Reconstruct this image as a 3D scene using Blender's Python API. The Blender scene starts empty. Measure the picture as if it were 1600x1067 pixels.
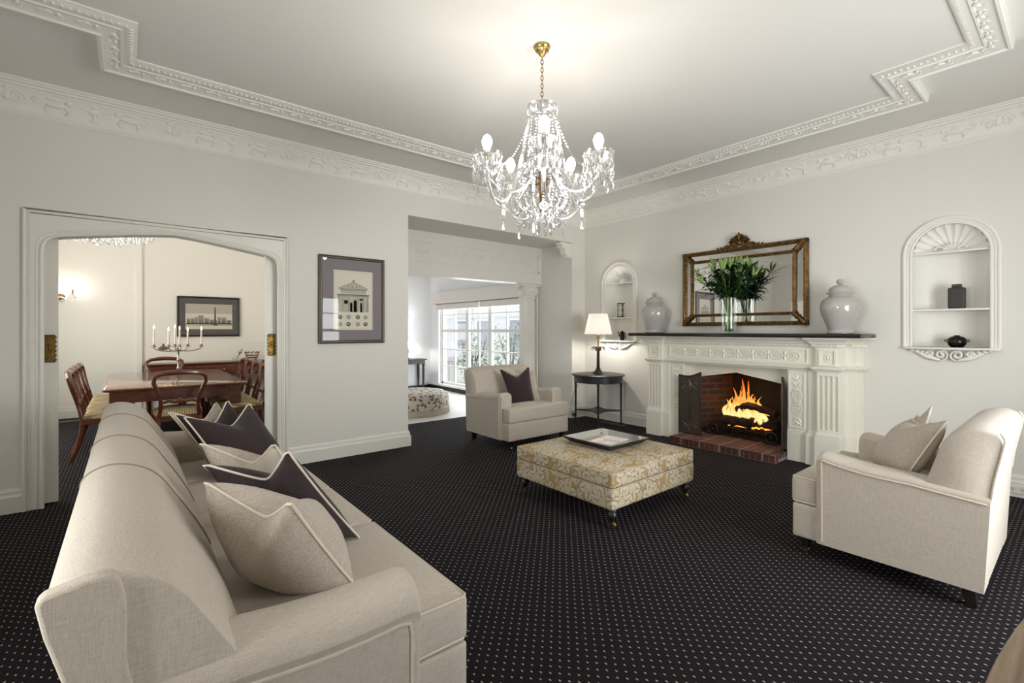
import bpy, bmesh, math, random
from mathutils import Vector, Matrix

random.seed(7)
PI = math.pi
COL = bpy.context.scene.collection
SC = bpy.context.scene

# ------------------------------------------------------------------ camera
cam_d = bpy.data.cameras.new('camera')
cam_d.sensor_width = 36.0
cam_d.lens = 735.0 / 1600.0 * 36.0
cam_d.shift_y = -17.5 / 1600.0
cam_d.clip_start = 0.02
cam = bpy.data.objects.new('camera', cam_d)
COL.objects.link(cam)
cam.location = (0, 0, 1.35)
cam.rotation_euler = (PI / 2, 0, -math.atan2(0.632, 0.775))
SC.camera = cam

# ------------------------------------------------------------------ world, exposure, daylight
SC.view_settings.view_transform = 'Standard'
SC.view_settings.look = 'None'
SC.view_settings.exposure = 0.55
SC.view_settings.gamma = 1.0
SC.view_settings.use_curve_mapping = False
SC.cycles.use_denoising = True
SC.cycles.max_bounces = 10
SC.cycles.diffuse_bounces = 6
SC.cycles.glossy_bounces = 5
SC.cycles.transparent_max_bounces = 24
SC.cycles.transmission_bounces = 8
SC.cycles.caustics_reflective = False
SC.cycles.caustics_refractive = False
SC.cycles.sample_clamp_indirect = 6.0

world = bpy.data.worlds.new('world')
SC.world = world
world.use_nodes = True
bg = world.node_tree.nodes['Background']
bg.inputs['Color'].default_value = (0.90, 0.95, 1.0, 1)
bg.inputs['Strength'].default_value = 1.25


def area_light(name, loc, rot, sx, sy, power, color):
    d = bpy.data.lights.new(name, 'AREA')
    d.shape = 'RECTANGLE'
    d.size, d.size_y = sx, sy
    d.energy = power
    d.color = color
    o = bpy.data.objects.new(name, d)
    o.location = loc
    o.rotation_euler = rot
    COL.objects.link(o)
    return o


# daylight coming in through the windows of the wall behind the camera and of the sunroom
area_light('daylight_bay', (3.05, -1.45, 1.35), (PI / 2, 0, 0), 1.8, 1.6, 130, (0.97, 0.98, 1.0))
area_light('fill_light_west', (-1.75, 1.3, 1.4), (PI / 2, 0, -PI / 2), 1.4, 1.5, 60, (1.0, 0.98, 0.95))  # added fill light, shining in by an unseen window put in the left wall
area_light('daylight_sunroom', (5.95, 7.95, 1.1), (PI / 2, 0, PI / 2), 2.8, 1.8, 75, (0.92, 0.96, 1.0))

area_light('fill_light_dining', (-1.95, 7.5, 1.5), (PI / 2, 0, -PI / 2), 2.0, 1.6, 75, (1.0, 0.99, 0.97))  # added fill light to brighten the dining room from an unseen, added window

# ------------------------------------------------------------------ materials
MATS = {}


def S(r, g, b):
    def f(c):
        c /= 255.0
        return c / 12.92 if c <= 0.04045 else ((c + 0.055) / 1.055) ** 2.4
    return (f(r), f(g), f(b), 1.0)


def N(nt, t, **kw):
    n = nt.nodes.new(t)
    for k, v in kw.items():
        if k in n.inputs:
            n.inputs[k].default_value = v
        else:
            setattr(n, k, v)
    return n


def mat(name, color, rough=0.5, metal=0.0, bump=None, spec=0.5, coat=0.0):
    m = bpy.data.materials.new(name)
    m.use_nodes = True
    nt = m.node_tree
    p = nt.nodes['Principled BSDF']
    p.inputs['Base Color'].default_value = color
    p.inputs['Roughness'].default_value = rough
    p.inputs['Metallic'].default_value = metal
    p.inputs['Specular IOR Level'].default_value = spec
    p.inputs['Coat Weight'].default_value = coat
    if bump:
        scale, dist = bump
        tc = N(nt, 'ShaderNodeTexCoord')
        nz = N(nt, 'ShaderNodeTexNoise', Scale=scale, Detail=3.0)
        b = N(nt, 'ShaderNodeBump', Strength=0.5, Distance=dist)
        nt.links.new(tc.outputs['Object'], nz.inputs['Vector'])
        nt.links.new(nz.outputs['Fac'], b.inputs['Height'])
        nt.links.new(b.outputs['Normal'], p.inputs['Normal'])
    MATS[name] = m
    return m


def emit(name, color, strength):
    m = bpy.data.materials.new(name)
    m.use_nodes = True
    nt = m.node_tree
    nt.nodes.remove(nt.nodes['Principled BSDF'])
    e = N(nt, 'ShaderNodeEmission', Color=color, Strength=strength)
    nt.links.new(e.outputs[0], nt.nodes['Material Output'].inputs['Surface'])
    MATS[name] = m
    return m


def clear(name, tint, gloss=0.12, rough=0.02, facing=0.35):
    m = bpy.data.materials.new(name)
    m.use_nodes = True
    nt = m.node_tree
    nt.nodes.remove(nt.nodes['Principled BSDF'])
    tr = N(nt, 'ShaderNodeBsdfTransparent', Color=tint)
    gl = N(nt, 'ShaderNodeBsdfGlossy', Color=(1, 1, 1, 1), Roughness=rough)
    lw = N(nt, 'ShaderNodeLayerWeight', Blend=facing)
    mr = N(nt, 'ShaderNodeMapRange')
    mr.inputs['To Min'].default_value = gloss
    mr.inputs['To Max'].default_value = 0.85
    mx = N(nt, 'ShaderNodeMixShader')
    L = nt.links.new
    L(lw.outputs['Facing'], mr.inputs['Value'])
    L(mr.outputs[0], mx.inputs['Fac'])
    L(tr.outputs[0], mx.inputs[1])
    L(gl.outputs[0], mx.inputs[2])
    L(mx.outputs[0], nt.nodes['Material Output'].inputs['Surface'])
    MATS[name] = m
    return m


def ramp_mat(name, kind, scale, stops, rough=0.6, stretch=(1, 1, 1), bump=0.0, detail=4.0, distortion=0.0, coat=0.0, spec=0.5):
    m = bpy.data.materials.new(name)
    m.use_nodes = True
    nt = m.node_tree
    p = nt.nodes['Principled BSDF']
    p.inputs['Roughness'].default_value = rough
    p.inputs['Coat Weight'].default_value = coat
    p.inputs['Specular IOR Level'].default_value = spec
    L = nt.links.new
    tc = N(nt, 'ShaderNodeTexCoord')
    mp = N(nt, 'ShaderNodeMapping')
    mp.inputs['Scale'].default_value = stretch
    L(tc.outputs['Object'], mp.inputs['Vector'])
    if kind == 'noise':
        t = N(nt, 'ShaderNodeTexNoise', Scale=scale, Detail=detail, Distortion=distortion)
        out = t.outputs['Fac']
    elif kind == 'wave':
        t = N(nt, 'ShaderNodeTexWave', Scale=scale, Distortion=distortion)
        t.inputs['Detail'].default_value = detail
        out = t.outputs['Fac']
    L(mp.outputs[0], t.inputs['Vector'])
    r = N(nt, 'ShaderNodeValToRGB')
    el = r.color_ramp.elements
    while len(el) < len(stops):
        el.new(0.5)
    for e, (pos, c) in zip(el, stops):
        e.position = pos
        e.color = c
    L(out, r.inputs['Fac'])
    L(r.outputs['Color'], p.inputs['Base Color'])
    if bump:
        b = N(nt, 'ShaderNodeBump', Strength=0.4, Distance=bump)
        L(out, b.inputs['Height'])
        L(b.outputs['Normal'], p.inputs['Normal'])
    MATS[name] = m
    return m


def math_node(nt, op, a, b=None, c=None):
    n = nt.nodes.new('ShaderNodeMath')
    n.operation = op
    for i, v in enumerate((a, b, c)):
        if v is None:
            continue
        if isinstance(v, (int, float)):
            n.inputs[i].default_value = v
        else:
            nt.links.new(v, n.inputs[i])
    return n.outputs[0]


def carpet_mat():
    m = bpy.data.materials.new('carpet')
    m.use_nodes = True
    nt = m.node_tree
    L = nt.links.new
    p = nt.nodes['Principled BSDF']
    p.inputs['Roughness'].default_value = 0.95
    p.inputs['Specular IOR Level'].default_value = 0.12
    tc = N(nt, 'ShaderNodeTexCoord')
    sx = N(nt, 'ShaderNodeSeparateXYZ')
    L(tc.outputs['Object'], sx.inputs[0])
    step = 0.0526

    def cell(off):
        ux = math_node(nt, 'ADD', math_node(nt, 'DIVIDE', sx.outputs['X'], step), off + 100)
        uy = math_node(nt, 'ADD', math_node(nt, 'DIVIDE', sx.outputs['Y'], step), off + 100)
        fx = math_node(nt, 'SUBTRACT', math_node(nt, 'FRACT', ux), 0.5)
        fy = math_node(nt, 'SUBTRACT', math_node(nt, 'FRACT', uy), 0.5)
        fx = math_node(nt, 'DIVIDE', fx, 0.062)
        fy = math_node(nt, 'DIVIDE', fy, 0.115)
        d = math_node(nt, 'ADD', math_node(nt, 'MULTIPLY', fx, fx), math_node(nt, 'MULTIPLY', fy, fy))
        return math_node(nt, 'LESS_THAN', d, 1.0)
    dot = math_node(nt, 'MAXIMUM', cell(0.0), cell(0.5))
    nz = N(nt, 'ShaderNodeTexNoise', Scale=260.0, Detail=3.0)
    L(tc.outputs['Object'], nz.inputs['Vector'])
    r = N(nt, 'ShaderNodeValToRGB')
    r.color_ramp.elements[0].color = S(11, 10, 12)
    r.color_ramp.elements[1].color = S(40, 36, 41)
    L(nz.outputs['Fac'], r.inputs['Fac'])
    mx = N(nt, 'ShaderNodeMix', data_type='RGBA')
    L(dot, mx.inputs[0])
    L(r.outputs[0], mx.inputs[6])
    mx.inputs[7].default_value = S(168, 156, 146)
    L(mx.outputs[2], p.inputs['Base Color'])
    b = N(nt, 'ShaderNodeBump', Strength=0.5, Distance=0.004)
    L(nz.outputs['Fac'], b.inputs['Height'])
    L(b.outputs[0], p.inputs['Normal'])
    MATS['carpet'] = m


def weave_mat(name, c1, c2, scale=420.0):
    """plain woven upholstery: fine crossed threads"""
    m = bpy.data.materials.new(name)
    m.use_nodes = True
    nt = m.node_tree
    L = nt.links.new
    p = nt.nodes['Principled BSDF']
    p.inputs['Roughness'].default_value = 0.9
    p.inputs['Specular IOR Level'].default_value = 0.15
    p.inputs['Sheen Weight'].default_value = 0.15
    tc = N(nt, 'ShaderNodeTexCoord')
    outs = []
    for st in ((0.06, 1, 1), (1, 1, 0.06), (1, 0.06, 1)):
        mp = N(nt, 'ShaderNodeMapping')
        mp.inputs['Scale'].default_value = st
        L(tc.outputs['Object'], mp.inputs['Vector'])
        nz = N(nt, 'ShaderNodeTexNoise', Scale=scale, Detail=2.0)
        L(mp.outputs[0], nz.inputs['Vector'])
        outs.append(nz.outputs['Fac'])
    s = math_node(nt, 'DIVIDE', math_node(nt, 'ADD', math_node(nt, 'ADD', outs[0], outs[1]), outs[2]), 3.0)
    r = N(nt, 'ShaderNodeValToRGB')
    r.color_ramp.elements[0].position = 0.40
    r.color_ramp.elements[1].position = 0.60
    r.color_ramp.elements[0].color = c1
    r.color_ramp.elements[1].color = c2
    L(s, r.inputs['Fac'])
    L(r.outputs[0], p.inputs['Base Color'])
    b = N(nt, 'ShaderNodeBump', Strength=0.35, Distance=0.002)
    L(s, b.inputs['Height'])
    L(b.outputs[0], p.inputs['Normal'])
    MATS[name] = m


def damask_mat(name, ground, flower, line, scale, cut=0.74):
    """large pale leaves and flowers with darker outlines on a gold ground"""
    m = bpy.data.materials.new(name)
    m.use_nodes = True
    nt = m.node_tree
    L = nt.links.new
    p = nt.nodes['Principled BSDF']
    p.inputs['Roughness'].default_value = 0.6
    p.inputs['Specular IOR Level'].default_value = 0.3
    tc = N(nt, 'ShaderNodeTexCoord')
    nz = N(nt, 'ShaderNodeTexNoise', Scale=scale * 1.3, Detail=2.0)
    L(tc.outputs['Object'], nz.inputs['Vector'])
    warp = N(nt, 'ShaderNodeVectorMath', operation='SCALE')
    warp.inputs['Scale'].default_value = 0.6 / scale
    sub = N(nt, 'ShaderNodeVectorMath', operation='SUBTRACT')
    sub.inputs[1].default_value = (0.5, 0.5, 0.5)
    L(nz.outputs['Color'], sub.inputs[0])
    L(sub.outputs[0], warp.inputs[0])
    add = N(nt, 'ShaderNodeVectorMath', operation='ADD')
    L(tc.outputs['Object'], add.inputs[0])
    L(warp.outputs[0], add.inputs[1])
    v1 = N(nt, 'ShaderNodeTexVoronoi', Scale=scale)
    v2 = N(nt, 'ShaderNodeTexVoronoi', Scale=scale * 3.4)
    v2.feature = 'DISTANCE_TO_EDGE'
    v1.inputs['Randomness'].default_value = 0.8
    L(add.outputs[0], v1.inputs['Vector'])
    L(add.outputs[0], v2.inputs['Vector'])
    big = N(nt, 'ShaderNodeTexNoise', Scale=scale * 1.6, Detail=1.0)
    L(tc.outputs['Object'], big.inputs['Vector'])
    lobes = math_node(nt, 'ADD', v1.outputs['Distance'], math_node(nt, 'MULTIPLY', big.outputs['Fac'], 0.55))
    inside = math_node(nt, 'LESS_THAN', lobes, cut)
    edge = math_node(nt, 'LESS_THAN', v2.outputs['Distance'], 0.055)
    rim = math_node(nt, 'LESS_THAN', math_node(nt, 'ABSOLUTE', math_node(nt, 'SUBTRACT', lobes, cut)), 0.016)
    ln = math_node(nt, 'MAXIMUM', math_node(nt, 'MULTIPLY', inside, edge), rim)
    m1 = N(nt, 'ShaderNodeMix', data_type='RGBA')
    m1.inputs[6].default_value = ground
    m1.inputs[7].default_value = flower
    L(inside, m1.inputs[0])
    m2 = N(nt, 'ShaderNodeMix', data_type='RGBA')
    L(ln, m2.inputs[0])
    L(m1.outputs[2], m2.inputs[6])
    m2.inputs[7].default_value = line
    L(m2.outputs[2], p.inputs['Base Color'])
    MATS[name] = m


def petal_mat(name, ground, flower, line):
    """damask: five petalled flowers and three lobed leaves, outlined, woven on a plain ground; laid flat on every side"""
    m = bpy.data.materials.new(name)
    m.use_nodes = True
    nt = m.node_tree
    L = nt.links.new
    p = nt.nodes['Principled BSDF']
    p.inputs['Roughness'].default_value = 0.6
    p.inputs['Specular IOR Level'].default_value = 0.3
    tc = N(nt, 'ShaderNodeTexCoord')
    po = N(nt, 'ShaderNodeSeparateXYZ')
    no = N(nt, 'ShaderNodeSeparateXYZ')
    L(tc.outputs['Object'], po.inputs[0])
    L(tc.outputs['Normal'], no.inputs[0])
    top = math_node(nt, 'GREATER_THAN', math_node(nt, 'ABSOLUTE', no.outputs['Z']), 0.6)
    sidex = math_node(nt, 'GREATER_THAN', math_node(nt, 'ABSOLUTE', no.outputs['X']), 0.6)

    def mix(f, a, b):
        return math_node(nt, 'ADD', math_node(nt, 'MULTIPLY', a, math_node(nt, 'SUBTRACT', 1.0, f)), math_node(nt, 'MULTIPLY', b, f))
    u = mix(sidex, po.outputs['X'], po.outputs['Y'])
    u = mix(top, u, po.outputs['X'])
    v = mix(top, po.outputs['Z'], po.outputs['Y'])
    cv = N(nt, 'ShaderNodeCombineXYZ')
    L(u, cv.inputs[0])
    L(v, cv.inputs[1])
    nz = N(nt, 'ShaderNodeTexNoise', Scale=22.0, Detail=1.0)
    L(cv.outputs[0], nz.inputs['Vector'])
    sub = N(nt, 'ShaderNodeVectorMath', operation='SUBTRACT')
    sub.inputs[1].default_value = (0.5, 0.5, 0.5)
    L(nz.outputs['Color'], sub.inputs[0])
    sc = N(nt, 'ShaderNodeVectorMath', operation='SCALE')
    sc.inputs['Scale'].default_value = 0.028
    L(sub.outputs[0], sc.inputs[0])
    wv = N(nt, 'ShaderNodeVectorMath', operation='ADD')
    L(cv.outputs[0], wv.inputs[0])
    L(sc.outputs[0], wv.inputs[1])

    def layer(scale, lobes, size, deep, offs):
        ad = N(nt, 'ShaderNodeVectorMath', operation='ADD')
        ad.inputs[1].default_value = offs
        L(wv.outputs[0], ad.inputs[0])
        vo = N(nt, 'ShaderNodeTexVoronoi', Scale=scale)
        vo.voronoi_dimensions = '2D'
        vo.inputs['Randomness'].default_value = 0.75
        L(ad.outputs[0], vo.inputs['Vector'])
        df = N(nt, 'ShaderNodeVectorMath', operation='SUBTRACT')
        L(ad.outputs[0], df.inputs[0])
        L(vo.outputs['Position'], df.inputs[1])
        ds = N(nt, 'ShaderNodeSeparateXYZ')
        L(df.outputs[0], ds.inputs[0])
        cs = N(nt, 'ShaderNodeSeparateColor')
        L(vo.outputs['Color'], cs.inputs[0])
        th = math_node(nt, 'ADD', math_node(nt, 'ARCTAN2', ds.outputs['Y'], ds.outputs['X']), math_node(nt, 'MULTIPLY', cs.outputs[0], 6.28))
        lob = math_node(nt, 'ABSOLUTE', math_node(nt, 'COSINE', math_node(nt, 'MULTIPLY', th, lobes / 2.0)))
        rad = math_node(nt, 'MULTIPLY', math_node(nt, 'ADD', math_node(nt, 'MULTIPLY', lob, deep), 1.0 - deep), size / scale)
        r = math_node(nt, 'SQRT', math_node(nt, 'ADD', math_node(nt, 'POWER', ds.outputs['X'], 2.0), math_node(nt, 'POWER', ds.outputs['Y'], 2.0)))
        q = math_node(nt, 'DIVIDE', r, rad)
        ins = math_node(nt, 'LESS_THAN', q, 1.0)
        rim = math_node(nt, 'LESS_THAN', math_node(nt, 'ABSOLUTE', math_node(nt, 'SUBTRACT', q, 1.0)), 0.06)
        core = math_node(nt, 'LESS_THAN', math_node(nt, 'ABSOLUTE', math_node(nt, 'SUBTRACT', q, 0.48)), 0.05)
        vein = math_node(nt, 'MULTIPLY', math_node(nt, 'GREATER_THAN', lob, 0.985), math_node(nt, 'LESS_THAN', q, 0.85))
        return ins, math_node(nt, 'MAXIMUM', rim, math_node(nt, 'MAXIMUM', core, vein))
    i1, l1 = layer(5.0, 5.0, 0.50, 0.45, (3.1, 1.7, 0))
    i2, l2 = layer(7.5, 3.0, 0.42, 0.60, (7.3, 5.9, 0))
    i3, l3 = layer(13.0, 2.0, 0.40, 0.8, (1.3, 9.2, 0))
    free1 = math_node(nt, 'SUBTRACT', 1.0, i1)
    i23 = math_node(nt, 'MAXIMUM', i2, math_node(nt, 'MULTIPLY', i3, 0.55))
    ins = math_node(nt, 'MAXIMUM', i1, math_node(nt, 'MULTIPLY', i23, free1))
    ln = math_node(nt, 'MAXIMUM', l1, math_node(nt, 'MULTIPLY', l2, free1))
    m1 = N(nt, 'ShaderNodeMix', data_type='RGBA')
    m1.inputs[6].default_value = ground
    m1.inputs[7].default_value = flower
    L(ins, m1.inputs[0])
    m2 = N(nt, 'ShaderNodeMix', data_type='RGBA')
    L(math_node(nt, 'MULTIPLY', ln, 0.8), m2.inputs[0])
    L(m1.outputs[2], m2.inputs[6])
    m2.inputs[7].default_value = line
    L(m2.outputs[2], p.inputs['Base Color'])
    MATS[name] = m


def brick_mat(name, c1, c2, mortar, scale, bw, bh, rot=(0, 0, 0)):
    m = bpy.data.materials.new(name)
    m.use_nodes = True
    nt = m.node_tree
    L = nt.links.new
    p = nt.nodes['Principled BSDF']
    p.inputs['Roughness'].default_value = 0.75
    tc = N(nt, 'ShaderNodeTexCoord')
    mp = N(nt, 'ShaderNodeMapping')
    mp.inputs['Rotation'].default_value = rot
    L(tc.outputs['Object'], mp.inputs['Vector'])
    b = N(nt, 'ShaderNodeTexBrick', Scale=scale, Color1=c1, Color2=c2, Mortar=mortar)
    b.inputs['Mortar Size'].default_value = 0.012
    b.inputs['Brick Width'].default_value = bw
    b.inputs['Row Height'].default_value = bh
    L(mp.outputs[0], b.inputs['Vector'])
    nz = N(nt, 'ShaderNodeTexNoise', Scale=18.0, Detail=3.0)
    L(tc.outputs['Object'], nz.inputs['Vector'])
    mx = N(nt, 'ShaderNodeMix', data_type='RGBA')
    mx.blend_type = 'MULTIPLY'
    mx.inputs[0].default_value = 0.6
    L(b.outputs['Color'], mx.inputs[6])
    L(nz.outputs['Fac'], mx.inputs[7])
    L(mx.outputs[2], p.inputs['Base Color'])
    MATS[name] = m


def flame_mat(name, strength):
    m = bpy.data.materials.new(name)
    m.use_nodes = True
    nt = m.node_tree
    nt.nodes.remove(nt.nodes['Principled BSDF'])
    L = nt.links.new
    tc = N(nt, 'ShaderNodeTexCoord')
    mp = N(nt, 'ShaderNodeMapping')
    mp.inputs['Scale'].default_value = (9, 9, 3.2)
    L(tc.outputs['Object'], mp.inputs['Vector'])
    nz = N(nt, 'ShaderNodeTexNoise', Scale=2.2, Detail=4.0, Distortion=0.6)
    L(mp.outputs[0], nz.inputs['Vector'])
    sep = N(nt, 'ShaderNodeSeparateXYZ')
    L(tc.outputs['Object'], sep.inputs[0])
    h = math_node(nt, 'MULTIPLY', sep.outputs['Z'], 1.5)
    v = math_node(nt, 'ADD', h, math_node(nt, 'MULTIPLY', nz.outputs['Fac'], 0.75))
    r = N(nt, 'ShaderNodeValToRGB')
    el = r.color_ramp.elements
    el.new(0.5)
    for e, (pos, c) in zip(el, ((0.40, (1.0, 0.72, 0.30, 1)), (0.62, (1.0, 0.42, 0.07, 1)), (0.92, (0.85, 0.13, 0.01, 1)))):
        e.position = pos
        e.color = c
    L(v, r.inputs['Fac'])
    e = N(nt, 'ShaderNodeEmission', Strength=strength)
    L(r.outputs[0], e.inputs['Color'])
    t = N(nt, 'ShaderNodeBsdfTransparent')
    lw = N(nt, 'ShaderNodeLayerWeight', Blend=0.45)
    fac = math_node(nt, 'ADD', lw.outputs['Facing'], math_node(nt, 'SUBTRACT', math_node(nt, 'MULTIPLY', nz.outputs['Fac'], 1.5), 0.72))
    cl = N(nt, 'ShaderNodeClamp')
    L(fac, cl.inputs['Value'])
    mx = N(nt, 'ShaderNodeMixShader')
    L(cl.outputs[0], mx.inputs['Fac'])
    L(e.outputs[0], mx.inputs[1])
    L(t.outputs[0], mx.inputs[2])
    L(mx.outputs[0], nt.nodes['Material Output'].inputs['Surface'])
    MATS[name] = m


def shade_mat(name, color, trans):
    m = bpy.data.materials.new(name)
    m.use_nodes = True
    nt = m.node_tree
    nt.nodes.remove(nt.nodes['Principled BSDF'])
    d = N(nt, 'ShaderNodeBsdfDiffuse', Color=color)
    t = N(nt, 'ShaderNodeBsdfTranslucent', Color=color)
    mx = N(nt, 'ShaderNodeMixShader')
    mx.inputs['Fac'].default_value = trans
    L = nt.links.new
    L(d.outputs[0], mx.inputs[1])
    L(t.outputs[0], mx.inputs[2])
    L(mx.outputs[0], nt.nodes['Material Output'].inputs['Surface'])
    MATS[name] = m


mat('wall', S(222, 219, 211), 0.7, bump=(60, 0.0015), spec=0.25)
mat('ceiling', S(226, 223, 217), 0.8, spec=0.2)
mat('plaster', S(232, 229, 222), 0.6, spec=0.3)
mat('gloss_white', S(225, 222, 213), 0.35)
mat('mantel_white', S(232, 228, 216), 0.38)
mat('cream', S(239, 236, 227), 0.7, spec=0.2)
mat('sun_white', S(238, 238, 240), 0.6)
carpet_mat()
weave_mat('linen', S(180, 170, 157), S(204, 195, 183), 560)
weave_mat('linen_cushion', S(168, 157, 145), S(198, 188, 176), 300)
mat('piping', S(206, 194, 176), 0.85)
mat('seam_thread', S(150, 134, 116), 0.9)
mat('piping_pale', S(222, 212, 196), 0.85)
weave_mat('plum', S(46, 37, 38), S(64, 53, 54), 300)
mat('dark_wood', S(30, 24, 22), 0.35)
mat('black_wood', S(26, 24, 24), 0.4)
mat('black_marble', S(26, 25, 24), 0.2, bump=(12, 0.0003))
ramp_mat('mahogany', 'noise', 5.0, [(0.3, S(70, 32, 19)), (0.7, S(112, 56, 33))], 0.28, (1.5, 1.5, 6), detail=4, distortion=0.5, coat=0.3)
ramp_mat('table_top_wood', 'wave', 2.2, [(0, S(118, 72, 46)), (1, S(150, 100, 68))], 0.16, (6, 0.5, 6), detail=3, distortion=2.5, coat=0.6)
ramp_mat('oak', 'noise', 4.0, [(0.3, S(112, 92, 72)), (0.7, S(164, 142, 118))], 0.5, (1.0, 16, 6), detail=5, distortion=0.3)
mat('brass', S(190, 164, 108), 0.28, 1.0)
mat('old_brass', S(132, 104, 56), 0.4, 1.0, bump=(160, 0.002))
mat('pewter', S(120, 112, 100), 0.35, 1.0)
mat('silver', S(176, 170, 160), 0.22, 1.0)
mat('chrome', S(210, 210, 212), 0.15, 1.0)
ramp_mat('gilt', 'noise', 26, [(0.3, S(78, 56, 28)), (0.7, S(142, 110, 62))], 0.36, bump=0.002)
MATS['gilt'].node_tree.nodes['Principled BSDF'].inputs['Metallic'].default_value = 0.75
mat('frame_grey', S(104, 98, 88), 0.4, 0.6)
mat('frame_black', S(38, 33, 30), 0.35)
mat('mirror', (0.86, 0.87, 0.86, 1), 0.01, 1.0)
mat('mirror_aged', (0.80, 0.81, 0.79, 1), 0.03, 1.0)
mat('mat_mauve', S(140, 130, 134), 0.85)
mat('mat_grey', S(96, 92, 90), 0.85)
mat('paper', S(228, 222, 204), 0.8)
mat('ink', S(158, 152, 140), 0.9)
mat('ink_dark', S(92, 88, 82), 0.9)
mat('ink_light', S(194, 188, 174), 0.9)
mat('urn_glaze', S(176, 171, 166), 0.13, bump=(9, 0.0012), coat=0.4)
mat('dark_stone', S(50, 46, 44), 0.55, bump=(70, 0.003))
mat('dark_bronze', S(44, 38, 32), 0.25, 0.7)
mat('lamp_bronze', S(72, 62, 50), 0.38, 0.7)
shade_mat('lamp_shade', (0.94, 0.92, 0.89, 1), 0.55)
emit('bulb', (1.0, 0.95, 0.88, 1), 85)
emit('lamp_bulb', (1.0, 0.94, 0.86, 1), 300)
emit('sconce_bulb', (1.0, 0.92, 0.8, 1), 110)
emit('candle_flame', (1.0, 0.78, 0.45, 1), 14)
emit('ember', (1.0, 0.26, 0.04, 1), 2.2)
flame_mat('flame', 0.95)
clear('crystal', (0.97, 0.97, 0.97, 1), 0.30, 0.05, 0.5)
clear('crystal_arm', (0.95, 0.95, 0.95, 1), 0.40, 0.2, 0.6)
clear('vase_glass', (0.95, 0.97, 0.96, 1), 0.02, 0.01, 0.12)
clear('picture_glass', (0.97, 0.97, 0.97, 1), 0.008, 0.0, 0.03)
clear('window_glass', (0.97, 0.98, 0.98, 1), 0.03, 0.0, 0.1)
mat('candle_wax', S(240, 226, 206), 0.5)
mat('leaf', S(34, 66, 26), 0.38)
mat('bud', S(134, 160, 92), 0.5)
mat('petal', S(240, 238, 226), 0.5)
mat('stem_green', S(96, 122, 58), 0.5)
brick_mat('brick', S(112, 56, 46), S(80, 42, 38), S(150, 134, 122), 1.0, 0.075, 0.23)
brick_mat('fire_brick', S(84, 42, 32), S(46, 27, 24), S(74, 64, 58), 1.0, 0.22, 0.075, (PI / 2, 0, 0))
mat('soot', S(22, 19, 18), 0.95)
mat('mortar', S(150, 138, 126), 0.9)
ramp_mat('log_bark', 'noise', 14, [(0.35, S(20, 16, 14)), (0.75, S(58, 40, 28))], 0.95, bump=0.01)
mat('iron', S(44, 38, 32), 0.5, 0.6)
mat('screen_mesh', S(74, 64, 58), 0.55, 0.4, bump=(500, 0.002))
petal_mat('damask', S(172, 145, 102), S(203, 191, 167), S(132, 112, 84))
damask_mat('floral', S(206, 200, 190), S(150, 116, 92), S(84, 92, 66), 17.0, 0.70)
mat('fringe', S(188, 176, 158), 0.9)
ramp_mat('stripe', 'wave', 14.0, [(0.35, S(140, 120, 84)), (0.65, S(196, 178, 136))], 0.7, detail=0)
ramp_mat('stone_floor', 'noise', 1.4, [(0.3, S(196, 194, 192)), (0.7, S(220, 218, 215))], 0.45)
mat('blind', S(228, 220, 214), 0.8)
mat('blind_gap_shade', S(96, 82, 76), 0.6)
mat('magazine', S(206, 168, 160), 0.35)
mat('page', S(236, 232, 228), 0.5)
mat('cord', S(58, 52, 46), 0.6)
mat('vent', S(96, 76, 62), 0.5, 0.3)
mat('white_plastic', S(226, 222, 212), 0.4)
mat('house_wall', S(222, 220, 222), 0.9)
mat('house_glass', S(150, 150, 164), 0.3)
mat('ground', S(186, 184, 176), 0.95)
ramp_mat('shrub_leaf', 'noise', 3.0, [(0.3, S(62, 96, 52)), (0.7, S(134, 162, 100))], 0.6)
mat('linen_dark', S(24, 22, 22), 0.95)


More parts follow.
